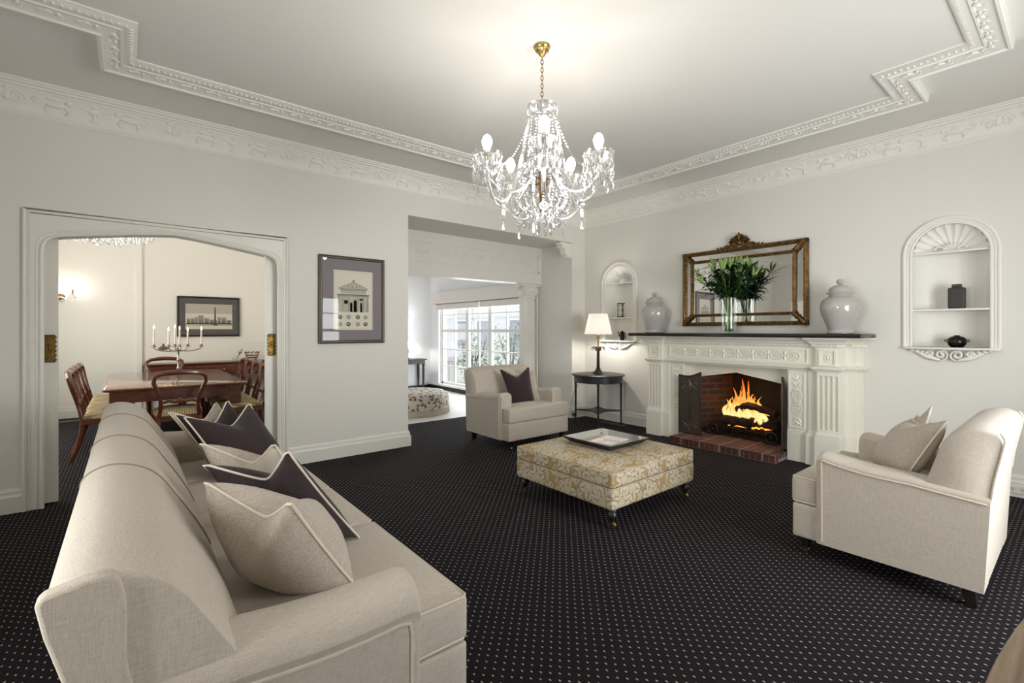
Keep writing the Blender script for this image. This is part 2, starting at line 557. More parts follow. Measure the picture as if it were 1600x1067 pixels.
# ------------------------------------------------------------------ mesh builder
class MB:
    def __init__(self, M=None):
        self.bm = bmesh.new()
        self.M = M or Matrix.Identity(4)

    def v(self, p):
        return self.bm.verts.new(self.M @ Vector(p))

    def f(self, vs):
        try:
            return self.bm.faces.new(vs)
        except ValueError:
            return None

    def box(self, x0, x1, y0, y1, z0, z1):
        a = [self.v((x, y, z)) for z in (z0, z1) for x, y in ((x0, y0), (x1, y0), (x1, y1), (x0, y1))]
        for q in ((3, 2, 1, 0), (4, 5, 6, 7), (0, 1, 5, 4), (1, 2, 6, 5), (2, 3, 7, 6), (3, 0, 4, 7)):
            self.f([a[i] for i in q])
        return self

    def loft(self, secs, closed=True, caps=True, loop=False):
        rows = [[self.v(p) for p in s] for s in secs]
        n = len(rows[0])
        m = len(rows)
        for i in range(m if loop else m - 1):
            a, b = rows[i], rows[(i + 1) % m]
            for j in range(n if closed else n - 1):
                k = (j + 1) % n
                self.f([a[j], a[k], b[k], b[j]])
        if caps and closed and not loop:
            self.f(rows[0][::-1])
            self.f(rows[-1])
        return self

    def lathe(self, prof, c=(0, 0, 0), seg=24, caps=True):
        secs = []
        for r, z in prof:
            r = max(r, 0.0004)
            secs.append([(c[0] + r * math.cos(2 * PI * k / seg), c[1] + r * math.sin(2 * PI * k / seg), c[2] + z) for k in range(seg)])
        return self.loft(secs, True, caps)

    def tube(self, pts, r, seg=8, closed=False, flat=1.0):
        pts = [Vector(p) for p in pts]
        n = len(pts)
        rs = r if isinstance(r, (list, tuple)) else [r] * n
        secs = []
        up = None
        for i, p in enumerate(pts):
            a = pts[i - 1] if (i > 0 or closed) else p
            b = pts[(i + 1) % n] if (i < n - 1 or closed) else p
            t = (b - a)
            if t.length < 1e-9:
                t = Vector((0, 0, 1))
            t.normalize()
            if up is None:
                up = Vector((0, 0, 1)) if abs(t.z) < 0.9 else Vector((1, 0, 0))
            s = t.cross(up)
            if s.length < 1e-6:
                s = t.cross(Vector((0, 1, 0)))
            s.normalize()
            up = s.cross(t).normalized()
            secs.append([p + (s * math.cos(2 * PI * k / seg) + up * flat * math.sin(2 * PI * k / seg)) * rs[i] for k in range(seg)])
        return self.loft(secs, True, True, closed)

    def prism(self, poly, d0, d1, ax='z'):
        """poly of (u,v); ax: the axis of extrusion; u,v are the other two axes in order"""
        def P(u, w, d):
            return {'z': (u, w, d), 'y': (u, d, w), 'x': (d, u, w)}[ax]
        a = [self.v(P(u, w, d0)) for u, w in poly]
        b = [self.v(P(u, w, d1)) for u, w in poly]
        n = len(poly)
        for i in range(n):
            k = (i + 1) % n
            self.f([a[i], a[k], b[k], b[i]])
        self.f(a[::-1])
        self.f(b)
        return self

    def plate(self, outline, holes, d0, d1, ax):
        """plate with holes: outline and holes of (u,v), extruded along ax"""
        def P(u, w, d):
            return {'z': (u, w, d), 'y': (u, d, w), 'x': (d, u, w)}[ax]
        for d in (d0, d1):
            edges = []
            for lp in [outline] + holes:
                vs = [self.v(P(u, w, d)) for u, w in lp]
                for i in range(len(vs)):
                    edges.append(self.bm.edges.new((vs[i], vs[(i + 1) % len(vs)])))
            bmesh.ops.triangle_fill(self.bm, use_beauty=True, use_dissolve=False, edges=edges)
        for lp in [outline] + holes:
            a = [self.v(P(u, w, d0)) for u, w in lp]
            b = [self.v(P(u, w, d1)) for u, w in lp]
            for i in range(len(lp)):
                k = (i + 1) % len(lp)
                self.f([a[i], a[k], b[k], b[i]])
        bmesh.ops.remove_doubles(self.bm, verts=self.bm.verts, dist=1e-5)
        return self

    def sweep(self, prof, path, closed=False, z0=0.0):
        """prof of (offset to the left of the path, z), path of (x,y), mitred"""
        n = len(path)
        secs = []
        for i in range(n):
            p = Vector(path[i])
            dirs = []
            if i > 0 or closed:
                dirs.append((p - Vector(path[i - 1])).normalized())
            if i < n - 1 or closed:
                dirs.append((Vector(path[(i + 1) % n]) - p).normalized())
            ns = [Vector((-d.y, d.x)) for d in dirs]
            mm = ns[0]
            if len(ns) == 2:
                mm = ns[0] + ns[1]
                mm = mm / max(mm.length_squared / 2.0, 0.2)
            secs.append([(p.x + mm.x * o, p.y + mm.y * o, z0 + z) for o, z in prof])
        return self.loft(secs, True, not closed, closed)

    def ball(self, c, r, seg=10, rings=6):
        if not isinstance(r, (tuple, list)):
            r = (r, r, r)
        top = self.v((c[0], c[1], c[2] + r[2]))
        bot = self.v((c[0], c[1], c[2] - r[2]))
        rows = []
        for i in range(1, rings):
            a = PI * i / rings
            rows.append([self.v((c[0] + r[0] * math.sin(a) * math.cos(2 * PI * k / seg), c[1] + r[1] * math.sin(a) * math.sin(2 * PI * k / seg), c[2] + r[2] * math.cos(a))) for k in range(seg)])
        for k in range(seg):
            j = (k + 1) % seg
            self.f([top, rows[0][k], rows[0][j]])
            self.f([bot, rows[-1][j], rows[-1][k]])
            for i in range(len(rows) - 1):
                self.f([rows[i][k], rows[i + 1][k], rows[i + 1][j], rows[i][j]])
        return self

    def rbox(self, x0, x1, y0, y1, z0, z1, r, puff=0.0, puff_bottom=0.0, n=5, side=0.0):
        c = Vector(((x0 + x1) / 2, (y0 + y1) / 2, (z0 + z1) / 2))
        h = Vector(((x1 - x0) / 2, (y1 - y0) / 2, (z1 - z0) / 2))
        r = min(r, h.x * 0.98, h.y * 0.98, h.z * 0.98)

        def ticks(hh):
            o = [-hh, -hh + r * 0.12, -hh + r * 0.4, -hh + r]
            k = max(1, n)
            inner = [(-hh + r) + (2 * hh - 2 * r) * i / k for i in range(1, k)]
            return o + inner + [-q for q in o[::-1]]
        T = [ticks(h.x), ticks(h.y), ticks(h.z)]
        cache = {}

        def vert(p):
            key = (round(p[0], 6), round(p[1], 6), round(p[2], 6))
            if key in cache:
                return cache[key]
            q = Vector(p)
            inn = Vector([max(-(h[i] - r), min(h[i] - r, q[i])) for i in range(3)])
            d = q - inn
            if d.length > 1e-9:
                q = inn + d.normalized() * r if d.length > r * 0.999 or sum(abs(x) > 1e-9 for x in d) > 1 else q
            wx, wy = 1 - (q.x / h.x) ** 2, 1 - (q.y / h.y) ** 2
            w = max(0, wx) * max(0, wy)
            if q.z > 0:
                q.z += puff * w * (q.z / h.z)
            else:
                q.z += puff_bottom * w * (q.z / h.z)
            if side:
                wz = max(0, 1 - (q.z / (h.z + puff)) ** 2)
                q.x += side * wz * max(0, wy) * (q.x / h.x)
                q.y += side * wz * max(0, wx) * (q.y / h.y)
            cache[key] = self.v(q + c)
            return cache[key]
        for ax in range(3):
            u, w = [i for i in range(3) if i != ax]
            for s in (-1, 1):
                for i in range(len(T[u]) - 1):
                    for j in range(len(T[w]) - 1):
                        quad = []
                        for a, b in ((i, j), (i + 1, j), (i + 1, j + 1), (i, j + 1)):
                            p = [0, 0, 0]
                            p[ax] = s * h[ax]
                            p[u] = T[u][a]
                            p[w] = T[w][b]
                            quad.append(vert(p))
                        self.f(quad)
        return self

    def build(self, name, m, parent=None, smooth=True, bevel=0.0, angle=40, segs=2, subsurf=0):
        bmesh.ops.recalc_face_normals(self.bm, faces=self.bm.faces)
        me = bpy.data.meshes.new(name)
        self.bm.to_mesh(me)
        self.bm.free()
        me.materials.append(MATS[m])
        if smooth:
            for p in me.polygons:
                p.use_smooth = True
            me.set_sharp_from_angle(angle=math.radians(angle))
        o = bpy.data.objects.new(name, me)
        COL.objects.link(o)
        if parent is not None:
            o.parent = parent
        if bevel:
            b = o.modifiers.new('bevel', 'BEVEL')
            b.width = bevel
            b.segments = segs
            b.limit_method = 'ANGLE'
            b.angle_limit = math.radians(38)
        if subsurf:
            s = o.modifiers.new('sub', 'SUBSURF')
            s.levels = s.render_levels = subsurf
        return o


def tag(o, label=None, cat=None, group=None, kind=None):
    if label:
        o['label'] = label
    if cat:
        o['category'] = cat
    if group:
        o['group'] = group
    if kind:
        o['kind'] = kind
    return o


def thing(name, label, cat, loc=(0, 0, 0), rotz=0.0, group=None):
    o = bpy.data.objects.new(name, None)
    COL.objects.link(o)
    o.location = loc
    o.rotation_euler = (0, 0, rotz)
    return tag(o, label, cat, group)


def struct(name, mb, m, parent=None, **kw):
    o = mb.build(name, m, parent, **kw)
    if parent is None:
        o['kind'] = 'structure'
    return o


def kids(o):
    return [c for c in COL.objects if c.parent == o]


def copy_tree(o, parent=None):
    c = o.copy()
    COL.objects.link(c)
    if parent is not None:
        c.parent = parent
    for ch in kids(o):
        copy_tree(ch, c)
    return c


def arc(cx, cz, r, a0, a1, n):
    return [(cx + r * math.cos(math.radians(a0 + (a1 - a0) * i / n)), cz + r * math.sin(math.radians(a0 + (a1 - a0) * i / n))) for i in range(n + 1)]


def spiral(r0, turns, n=18, grow=0.12):
    out = []
    for i in range(n + 1):
        t = i / n
        a = 2 * PI * turns * t
        r = r0 * (grow + (1 - grow) * (1 - t))
        out.append((r * math.cos(a), r * math.sin(a)))
    return out


def scroll_on(mb, origin, U, V, W, r0, turns, tr, flip=1, start=0.0, lift=0.0, n=16, seg=6):
    """a spiral scroll raised on the plane (U,V) with normal W"""
    pts, rs = [], []
    U, V, W, O = Vector(U), Vector(V), Vector(W), Vector(origin)
    for i, (a, b) in enumerate(spiral(r0, turns, n)):
        ca, sa = math.cos(start), math.sin(start)
        a, b = a * ca - b * sa, a * sa + b * ca
        pts.append(O + U * a * flip + V * b + W * lift)
        rs.append(tr * (0.6 + 0.8 * (i / n)))
    mb.tube(pts, rs, seg)


def leaf_on(mb, p, q, W, width, thick=0.006):
    """a raised, pointed leaf between two points on a plane with normal W"""
    p, q, W = Vector(p), Vector(q), Vector(W)
    d = q - p
    s = d.cross(W).normalized()
    secs = []
    for t, w in ((0, 0.15), (0.25, 0.85), (0.5, 1.0), (0.75, 0.65), (1, 0.06)):
        c = p + d * t
        secs.append([c - s * width * w, c + W * thick * (0.4 + w), c + s * width * w, c - W * 0.002])
    mb.loft(secs)


# ================================================================== SETTING
XR, YB, ZC = 5.6, 5.04, 3.19
XL, YN = -1.42, -1.2

struct('floor', MB().box(XL - 0.15, 5.75, YN - 0.15, 6.18, -0.1, 0), 'carpet', smooth=False)
struct('floor_dining', MB().box(-1.75, 2.3, 6.18, 10.05, -0.1, 0), 'carpet', smooth=False)
struct('floor_sunroom', MB().box(2.3, 5.75, 6.18, 10.05, -0.1, 0), 'stone_floor', smooth=False)
struct('ceiling', MB().box(XL - 0.15, 5.75, YN - 0.15, 5.22, ZC, ZC + 0.12), 'ceiling', smooth=False)
struct('ceiling_dining', MB().box(-1.75, 2.3, 5.22, 10.05, 3.5, 3.62), 'ceiling', smooth=False)
struct('ceiling_sunroom', MB().box(2.3, 5.75, 5.93, 10.05, 2.6, 2.72), 'ceiling', smooth=False)

# wall between living room and dining room, with both openings
arch_r = [(1.144, 1.93), (1.14, 1.99), (1.118, 2.04), (1.075, 2.072), (1.03, 2.084), (0.82, 2.118), (0.60, 2.152), (0.45, 2.172), (0.317, 2.184)]
arch_l = [(0.634 - x, z) for x, z in arch_r[:-1]][::-1]
dining_arch = arch_r + arch_l                                   # from the right spring over to the left spring
outl = [(XL - 0.15, 0), (-0.51, 0)] + dining_arch[::-1] + [(1.144, 0), (2.54, 0), (2.54, 2.70), (5.305, 2.70), (5.305, 0), (5.75, 0), (5.75, 3.62), (XL - 0.15, 3.62)]
struct('wall_back', MB().plate(outl, [], YB, 5.22, 'y'), 'wall', smooth=False)
m = MB()
m.box(2.30, 2.54, 5.22, 6.18, 0, 3.5)
m.box(5.305, 5.75, 5.22, 6.30, 0, 3.2)
m.box(2.54, 5.305, 5.22, 5.95, 2.70, 3.2)
struct('wall_passage', m, 'wall', smooth=False)

# right wall with two niches and the firebox
def niche_hole(yc):
    return [(yc - 0.255, 1.20), (yc + 0.255, 1.20)] + arc(yc, 2.035, 0.255, 0, 180, 16)


outl = [(YN - 0.15, 0), (2.0, 0), (2.0, 0.93), (3.17, 0.93), (3.17, 0), (5.05, 0), (5.05, 3.3), (YN - 0.15, 3.3)]
struct('wall_right', MB().plate(outl, [niche_hole(0.775), niche_hole(4.372)], XR, 5.75, 'x'), 'wall', smooth=False)
# near wall with the bay windows, left wall with a doorway and an unseen window added for light (both behind the camera)
near_holes = [[(2.15, 0.55), (3.95, 0.55), (3.95, 2.15), (2.15, 2.15)]]
struct('wall_near', MB().plate([(XL - 0.15, 0), (5.75, 0), (5.75, 3.3), (XL - 0.15, 3.3)], near_holes, YN - 0.15, YN, 'y'), 'wall', smooth=False)
outl = [(YN, 0), (3.75, 0), (3.75, 2.05), (4.6, 2.05), (4.6, 0), (5.04, 0), (5.04, 3.3), (YN, 3.3)]
struct('wall_left', MB().plate(outl, [[(0.6, 0.6), (2.0, 0.6), (2.0, 2.15), (0.6, 2.15)]], XL - 0.15, XL, 'x'), 'wall', smooth=False)
struct('wall_hallway', MB().box(XL - 1.4, XL - 1.3, 3.0, 5.5, 0, 2.6).box(XL - 1.3, XL - 0.15, 5.3, 5.4, 0, 2.6).box(XL - 1.3, XL - 0.15, 3.2, 3.3, 0, 2.6), 'wall', smooth=False)

# dining room walls
struct('wall_dining_back', MB().box(-1.75, 2.3, 9.91, 10.05, 0, 3.5), 'cream', smooth=False)
struct('trim_dining', MB().box(0.10, 0.176, 9.875, 9.91, 0, 3.5), 'cream', smooth=False)
struct('wall_dining_left', MB().plate([(5.22, 0), (9.91, 0), (9.91, 3.5), (5.22, 3.5)], [[(6.4, 0.6), (8.6, 0.6), (8.6, 2.3), (6.4, 2.3)]], -1.75, -1.6, 'x'), 'cream', smooth=False)
struct('wall_dining_right', MB().box(2.18, 2.3, 5.22, 9.91, 0, 3.5), 'cream', smooth=False)
# sunroom walls
struct('wall_sunroom_back', MB().box(2.3, 5.75, 9.88, 10.05, 0, 2.6), 'sun_white', smooth=False)
struct('wall_sunroom_left', MB().box(2.3, 2.4, 6.18, 9.88, 0, 2.6), 'sun_white', smooth=False)
struct('wall_sunroom_window', MB().plate([(6.30, 0), (9.88, 0), (9.88, 2.6), (6.30, 2.6)], [[(6.52, 0.13), (9.40, 0.13), (9.40, 2.0), (6.52, 2.0)]], 5.55, 5.70, 'x'), 'sun_white', smooth=False)

# window frames
def sash_window(name, rects, depth, ax, bars, fm='gloss_white'):
    """rects of (u0,u1,w0,w1); ax the axis the window faces; bars: per rect (vertical us, horizontal ws)"""
    root = None
    for (u0, u1, w0, w1), (vs, hs) in zip(rects, bars):
        mb = MB()
        d0, d1 = depth - 0.03, depth + 0.03

        def bx(a, b, c, d, e0=d0, e1=d1):
            if ax == 'x':
                mb.box(e0, e1, a, b, c, d)
            else:
                mb.box(a, b, e0, e1, c, d)
        for a, b, c, d in ((u0, u0 + 0.05, w0, w1), (u1 - 0.05, u1, w0, w1), (u0, u1, w0, w0 + 0.05), (u0, u1, w1 - 0.05, w1)):
            bx(a, b, c, d)
        for uu, wide in vs:
            bx(uu - wide, uu + wide, w0, w1, depth - 0.015, depth + 0.015)
        for ww, wide in hs:
            bx(u0, u1, ww - wide, ww + wide, depth - 0.017, depth + 0.017)
        if root is None:
            root = mb.build(name, fm, smooth=False)
            root['kind'] = 'structure'
        else:
            mb.build('sash', fm, root, smooth=False)
        g = MB()
        if ax == 'x':
            g.box(depth - 0.002, depth + 0.002, u0, u1, w0, w1)
        else:
            g.box(u0, u1, depth - 0.002, depth + 0.002, w0, w1)
        g.build('pane', 'window_glass', root, smooth=False)
    return root


hs = [(0.54, 0.012), (0.92, 0.012), (1.34, 0.03), (1.69, 0.012)]
sash_window('window_1', [(8.36, 9.40, 0.13, 2.0), (7.55, 8.36, 0.13, 2.0), (6.52, 7.55, 0.13, 2.0)], 5.62, 'x',
            [([(8.87, 0.012)], hs), ([(7.95, 0.012)], hs), ([(7.03, 0.012)], hs)])
nb = [(0.95, 0.012), (1.35, 0.03), (1.75, 0.012)]
sash_window('window_2', [(2.15, 3.05, 0.55, 2.15), (3.05, 3.95, 0.55, 2.15)], YN - 0.08, 'y', [([(2.6, 0.012)], nb), ([(3.5, 0.012)], nb)])
sash_window('window_added_dining', [(6.4, 7.5, 0.6, 2.3), (7.5, 8.6, 0.6, 2.3)], -1.68, 'x', [([(6.95, 0.015)], nb), ([(8.05, 0.015)], nb)])  # unseen window added to the dining room to let the fill light in
sash_window('window_added_left', [(0.6, 2.0, 0.6, 2.15)], XL - 0.08, 'x', [([(1.3, 0.02)], nb)])  # unseen window added to the left wall for its fill light
struct('trim_sunroom', MB().box(5.49, 5.56, 6.30, 9.88, 0.09, 0.135).box(5.50, 5.56, 9.40, 9.50, 0.13, 2.2), 'sun_white', smooth=False)
struct('baseboard_sunroom', MB().box(5.51, 5.55, 6.30, 9.86, 0, 0.09).box(2.4, 5.55, 9.84, 9.88, 0, 0.07), 'black_wood', smooth=False)

# wall cornice: coved frieze with mouldings, on all four walls
corn = [(0, 2.955), (0.008, 2.955), (0.012, 2.966), (0.022, 2.972), (0.022, 2.985), (0.014, 2.99), (0.014, 3.0), (0.022, 3.03), (0.046, 3.085), (0.082, 3.125), (0.090, 3.125), (0.092, 3.135), (0.106, 3.142), (0.110, 3.155), (0.126, 3.160), (0.130, 3.172), (0.140, 3.176), (0.140, ZC), (0, ZC)]
struct('trim_cornice', MB().sweep(corn, [(XL, YN), (XR, YN), (XR, YB), (XL, YB)], True), 'plaster')


def cove(t):                                                     # point on the coved frieze: t 0 bottom .. 1 top
    a, b, c = (0.015, 3.0), (0.046, 3.085), (0.082, 3.125)
    if t < 0.6:
        s = t / 0.6
        return (a[0] + (b[0] - a[0]) * s, a[1] + (b[1] - a[1]) * s)
    s = (t - 0.6) / 0.4
    return (b[0] + (c[0] - b[0]) * s, b[1] + (c[1] - b[1]) * s)


def frieze_relief(place, length, name):
    """repeating urns, winged beasts and scrolls in low relief; place(s, t, lift) gives a point"""
    mb = MB()

    def P(s, t, l=0.004):
        return place(s, t, l)

    def blob(s, t, rs, rt, l=0.012):
        o = P(s, t, 0.0)
        ring = []
        for k in range(10):
            a = 2 * PI * k / 10
            ring.append(P(s + rs * math.cos(a), min(1.1, max(-0.05, t + rt * math.sin(a))), 0.0))
        mid = [P(s + rs * 0.6 * math.cos(2 * PI * k / 10), min(1.1, max(-0.05, t + rt * 0.6 * math.sin(2 * PI * k / 10))), l * 0.85) for k in range(10)]
        rv, mv, tv = [mb.v(q) for q in ring], [mb.v(q) for q in mid], mb.v(P(s, t, l))
        for k in range(10):
            j = (k + 1) % 10
            mb.f([rv[k], rv[j], mv[j], mv[k]])
            mb.f([mv[k], mv[j], tv])

    def stroke(pts, r):
        mb.tube([P(s, t, 0.002) for s, t in pts], r, 6)
    s = 0.25
    k = 0
    while s < length - 0.35:
        # urn
        blob(s, 0.55, 0.05, 0.17)
        blob(s, 0.85, 0.018, 0.10)
        stroke([(s, 0.42), (s, 0.1)], 0.010)
        stroke([(s - 0.03, 0.08), (s + 0.03, 0.08)], 0.008)
        stroke([(s - 0.10, 0.72), (s - 0.05, 0.62), (s + 0.05, 0.62), (s + 0.10, 0.72)], 0.007)
        # beasts facing the urn on both sides
        for sg in (-1, 1):
            b = s + sg * 0.22
            blob(b, 0.52, 0.065, 0.16, 0.016)
            blob(b - sg * 0.075, 0.72, 0.026, 0.15, 0.018)
            blob(b + sg * 0.01, 0.80, 0.045, 0.12, 0.014)
            stroke([(b - sg * 0.05, 0.45), (b - sg * 0.075, 0.25), (b - sg * 0.055, 0.08)], 0.009)
            stroke([(b + sg * 0.04, 0.42), (b + sg * 0.06, 0.25), (b + sg * 0.045, 0.08)], 0.010)
            stroke([(b + sg * 0.06, 0.5), (b + sg * 0.11, 0.42), (b + sg * 0.13, 0.62), (b + sg * 0.11, 0.78), (b + sg * 0.09, 0.66)], 0.007)
        # scroll group
        c = s + 0.48
        for sg in (-1, 1):
            pts = [(c + sg * (0.055 + a * 0.9), 0.5 + bb * 8.0) for a, bb in spiral(0.05, 1.4, 14)]
            stroke(pts, 0.007)
        blob(c, 0.5, 0.026, 0.22, 0.016)
        blob(c, 0.88, 0.016, 0.1)
        s += 0.96
        k += 1
    return mb.build(name, 'plaster')


def nrm_back(s, t, l):
    d, z = cove(t)
    return (XL + s, YB - d - l * 0.75, z - l * 0.6)


def nrm_right(s, t, l):
    d, z = cove(t)
    return (XR - d - l * 0.75, YB - s, z - l * 0.6)


r1 = frieze_relief(nrm_back, XR - XL, 'trim_frieze_back')
r1['kind'] = 'structure'
r1 = frieze_relief(nrm_right, YB - YN, 'trim_frieze_right')
r1['kind'] = 'structure'

# enriched band on the ceiling: a rectangle with stepped corners
xa, xb, ya, yb, nt_ = -0.645, 4.835, 0.295, 4.285, 0.49
band_path = [(xa + nt_, yb), (xa + nt_, yb - nt_), (xa, yb - nt_), (xa, ya + nt_), (xa + nt_, ya + nt_), (xa + nt_, ya),
             (xb - nt_, ya), (xb - nt_, ya + nt_), (xb, ya + nt_), (xb, yb)]
band = [(0, 0.01), (0, -0.02), (0.004, -0.04), (0.004, -0.050), (0.010, -0.058), (0.022, -0.058), (0.027, -0.050), (0.031, -0.047), (0.092, -0.030), (0.096, -0.036), (0.106, -0.036), (0.110, -0.030),
        (0.118, -0.028), (0.130, -0.032), (0.150, -0.026), (0.162, -0.012), (0.170, -0.008), (0.170, 0.01)]
struct('trim_ceiling_band', MB().sweep([(o * 1.18, z * 1.1) for o, z in band], band_path, True, ZC), 'plaster')


def offset_loop(path, o):
    out = []
    n = len(path)
    for i in range(n):
        p = Vector(path[i])
        d0 = (p - Vector(path[i - 1])).normalized()
        d1 = (Vector(path[(i + 1) % n]) - p).normalized()
        mm = Vector((-d0.y - d1.y, d0.x + d1.x))
        out.append(p + mm / max(mm.length_squared / 2.0, 0.2) * o)
    return out


mb = MB()
eggs = MB()
for off, which, step in ((0.072, 'scroll', 0.074), (0.165, 'egg', 0.034)):
    lp = offset_loop(band_path, off)
    for i in range(len(lp)):
        p, q = lp[i], lp[(i + 1) % len(lp)]
        d = q - p
        ln = d.length
        d.normalize()
        nl = Vector((-d.y, d.x))
        k = max(1, int(ln / step))
        for j in range(k):
            c = p + d * (j + 0.5) * ln / k
            if which == 'egg':
                eggs.M = Matrix.Translation((c.x, c.y, ZC - 0.026)) @ Matrix.Rotation(math.atan2(d.y, d.x), 4, 'Z')
                eggs.ball((0, 0, 0), (0.011, 0.018, 0.013), 6, 4)
                continue
            e, w = d * 0.040, nl * 0.029
            sg = 1 if j % 2 else -1
            mb.tube([(c.x - e.x, c.y - e.y, ZC - 0.038), (c.x - e.x * 0.3 + w.x * sg, c.y - e.y * 0.3 + w.y * sg, ZC - 0.040 - 0.004 * sg), (c.x + e.x * 0.5 + w.x * sg * 0.4, c.y + e.y * 0.5 + w.y * sg * 0.4, ZC - 0.043), (c.x + e.x * 0.1 - w.x * sg * 0.3, c.y + e.y * 0.1 - w.y * sg * 0.3, ZC - 0.040)], [0.007, 0.011, 0.010, 0.006], 5)
            mb.ball((c.x - w.x * sg * 0.75 + e.x * 0.5, c.y - w.y * sg * 0.75 + e.y * 0.5, ZC - 0.041 + 0.004 * sg), (0.010, 0.010, 0.010), 6, 4)
struct('trim_band_scrolls', mb, 'plaster')
struct('trim_band_eggs', eggs, 'plaster')

# baseboards
base_prof = [(0, 0), (-0.026, 0), (-0.026, 0.118), (-0.018, 0.126), (-0.016, 0.140), (-0.016, 0.158), (-0.008, 0.166), (-0.006, 0.178), (0, 0.180)]


def baseboard(name, paths):
    mb = MB()
    for p in paths:
        mb.sweep(base_prof, p)
    return struct(name, mb, 'gloss_white')


baseboard('baseboard_back', [[(XL, YB), (-0.612, YB)], [(1.226, YB), (2.54, YB), (2.54, 6.18)], [(5.305, 6.18), (5.305, YB), (XR, YB)]])
baseboard('baseboard_right', [[(XR, YB), (XR, 3.80)], [(XR, 1.37), (XR, YN)]])
baseboard('baseboard_near', [[(XR, YN), (XL, YN)], [(XL, YN), (XL, 3.70)]])
baseboard('baseboard_dining', [[(-1.6, 5.3), (-1.6, 9.91), (2.18, 9.91), (2.18, 5.3)]])

# casing round the dining opening
outer = [(-0.612, 0), (1.226, 0), (1.226, 2.272), (-0.612, 2.272)]
inner = [(-0.51, 0)] + dining_arch[::-1] + [(1.144, 0)]
ring = [(-0.612, 0), (-0.51, 0)] + dining_arch[::-1] + [(1.144, 0), (1.226, 0), (1.226, 2.272), (-0.612, 2.272)]
m = MB().plate(ring, [], YB - 0.022, YB - 0.0005, 'y')
m.tube([(-0.602, YB - 0.024, 0), (-0.602, YB - 0.024, 2.262), (1.216, YB - 0.024, 2.262), (1.216, YB - 0.024, 0)], 0.014, 8)
m.tube([(-0.574, YB - 0.022, 0), (-0.574, YB - 0.022, 2.234), (1.188, YB - 0.022, 2.234), (1.188, YB - 0.022, 0)], 0.006, 6)
for off, r in ((0.0, 0.015), (0.026, 0.007)):
    pts = []
    for x, z in inner:
        cx = 0.317
        k = 1 + off / 0.8
        pts.append((cx + (x - cx) * k, YB - 0.022, z + (off if z > 1.9 else 0)))
    m.tube(pts, r, 8)
struct('trim_dining_casing', m, 'gloss_white')
# sliding doors, almost fully pushed back into the wall
def lock_plate(parent, xc, yf):
    mb = MB()
    mb.box(xc - 0.032, xc + 0.032, yf - 0.006, yf, 1.115, 1.30)
    for sx in (-1, 1):
        for k in range(6):
            mb.ball((xc + sx * 0.033, yf - 0.004, 1.12 + 0.035 * k), (0.007, 0.005, 0.012), 6, 4)
        for z in (1.13, 1.285):
            scroll_on(mb, (xc + sx * 0.015, yf - 0.008, z), (1, 0, 0), (0, 0, 1), (0, -1, 0), 0.014, 1.3, 0.003, sx)
    for k in range(5):
        for z in (1.107, 1.308):
            mb.ball((xc - 0.026 + 0.013 * k, yf - 0.004, z), (0.007, 0.005, 0.009), 6, 4)
    mb.tube([(xc + 0.019 * math.cos(a * PI / 8), yf - 0.009, 1.21 + 0.032 * math.sin(a * PI / 8)) for a in range(16)], 0.004, 6, True)
    mb.ball((xc, yf - 0.008, 1.21), (0.010, 0.008, 0.018), 8, 6)
    return mb.build('lock_plate', 'old_brass', parent)


d1 = struct('door_1', MB().box(-1.32, -0.428, 5.105, 5.150, 0.012, 2.30), 'gloss_white', smooth=False)
lock_plate(d1, -0.474, 5.105)
d2 = struct('door_2', MB().box(1.042, 1.95, 5.105, 5.150, 0.012, 2.30), 'gloss_white', smooth=False)
lock_plate(d2, 1.096, 5.105)

# beam with carved panel across the way to the sunroom
m = MB().box(2.54, 5.305, 5.733, 5.93, 2.105, 2.70)
pr = [(0, 0), (0.0, 0.012), (0.012, 0.016), (0.024, 0.006), (0.024, 0)]


def frame_on_y(mb, x0, x1, z0, z1, y, w=0.02, d=0.012):
    for a, b, c, e in ((x0, x1, z0, z0 + w), (x0, x1, z1 - w, z1), (x0, x0 + w, z0, z1), (x1 - w, x1, z0, z1)):
        mb.box(a, b, y - d, y + 0.001, c, e)


frame_on_y(m, 2.60, 5.245, 2.285, 2.575, 5.733, 0.022, 0.012)
frame_on_y(m, 2.64, 5.205, 2.315, 2.545, 5.733, 0.008, 0.007)
m.box(2.54, 5.305, 5.715, 5.734, 2.105, 2.135)
for k in range(8):
    c = 2.80 + 0.31 * k
    for sg in (-1, 1):
        scroll_on(m, (c + sg * 0.07, 5.732, 2.43), (1, 0, 0), (0, 0, 1), (0, -1, 0), 0.055, 1.4, 0.005, sg, 0.6 * sg)
        leaf_on(m, (c, 5.732, 2.38), (c + sg * 0.11, 5.732, 2.50), (0, -1, 0), 0.016, 0.006)
    leaf_on(m, (c, 5.732, 2.36), (c, 5.732, 2.52), (0, -1, 0), 0.02, 0.008)
struct('trim_beam', m, 'gloss_white', smooth=False)
m = MB()
m.box(4.985, 5.215, 5.80, 5.92, 0, 1.93)
for k in range(5):
    m.tube([(5.02 + 0.04 * k, 5.80, 0.2), (5.02 + 0.04 * k, 5.80, 1.9)], 0.012, 8)
m.box(4.955, 5.245, 5.78, 5.93, 0, 0.16)
m.box(4.975, 5.225, 5.785, 5.93, 1.88, 1.905)
m.box(4.90, 5.30, 5.755, 5.93, 2.07, 2.105)
m.box(4.97, 5.23, 5.775, 5.93, 1.92, 2.07)
for sg in (-1, 1):
    scroll_on(m, (5.10 + sg * 0.125, 5.785, 1.99), (1, 0, 0), (0, 0, 1), (0, -1, 0), 0.066, 1.9, 0.012, -sg, PI / 2)
    m.tube([(5.10 + sg * 0.125, 5.79, 1.99), (5.10 + sg * 0.125, 5.92, 1.99)], 0.06, 14)
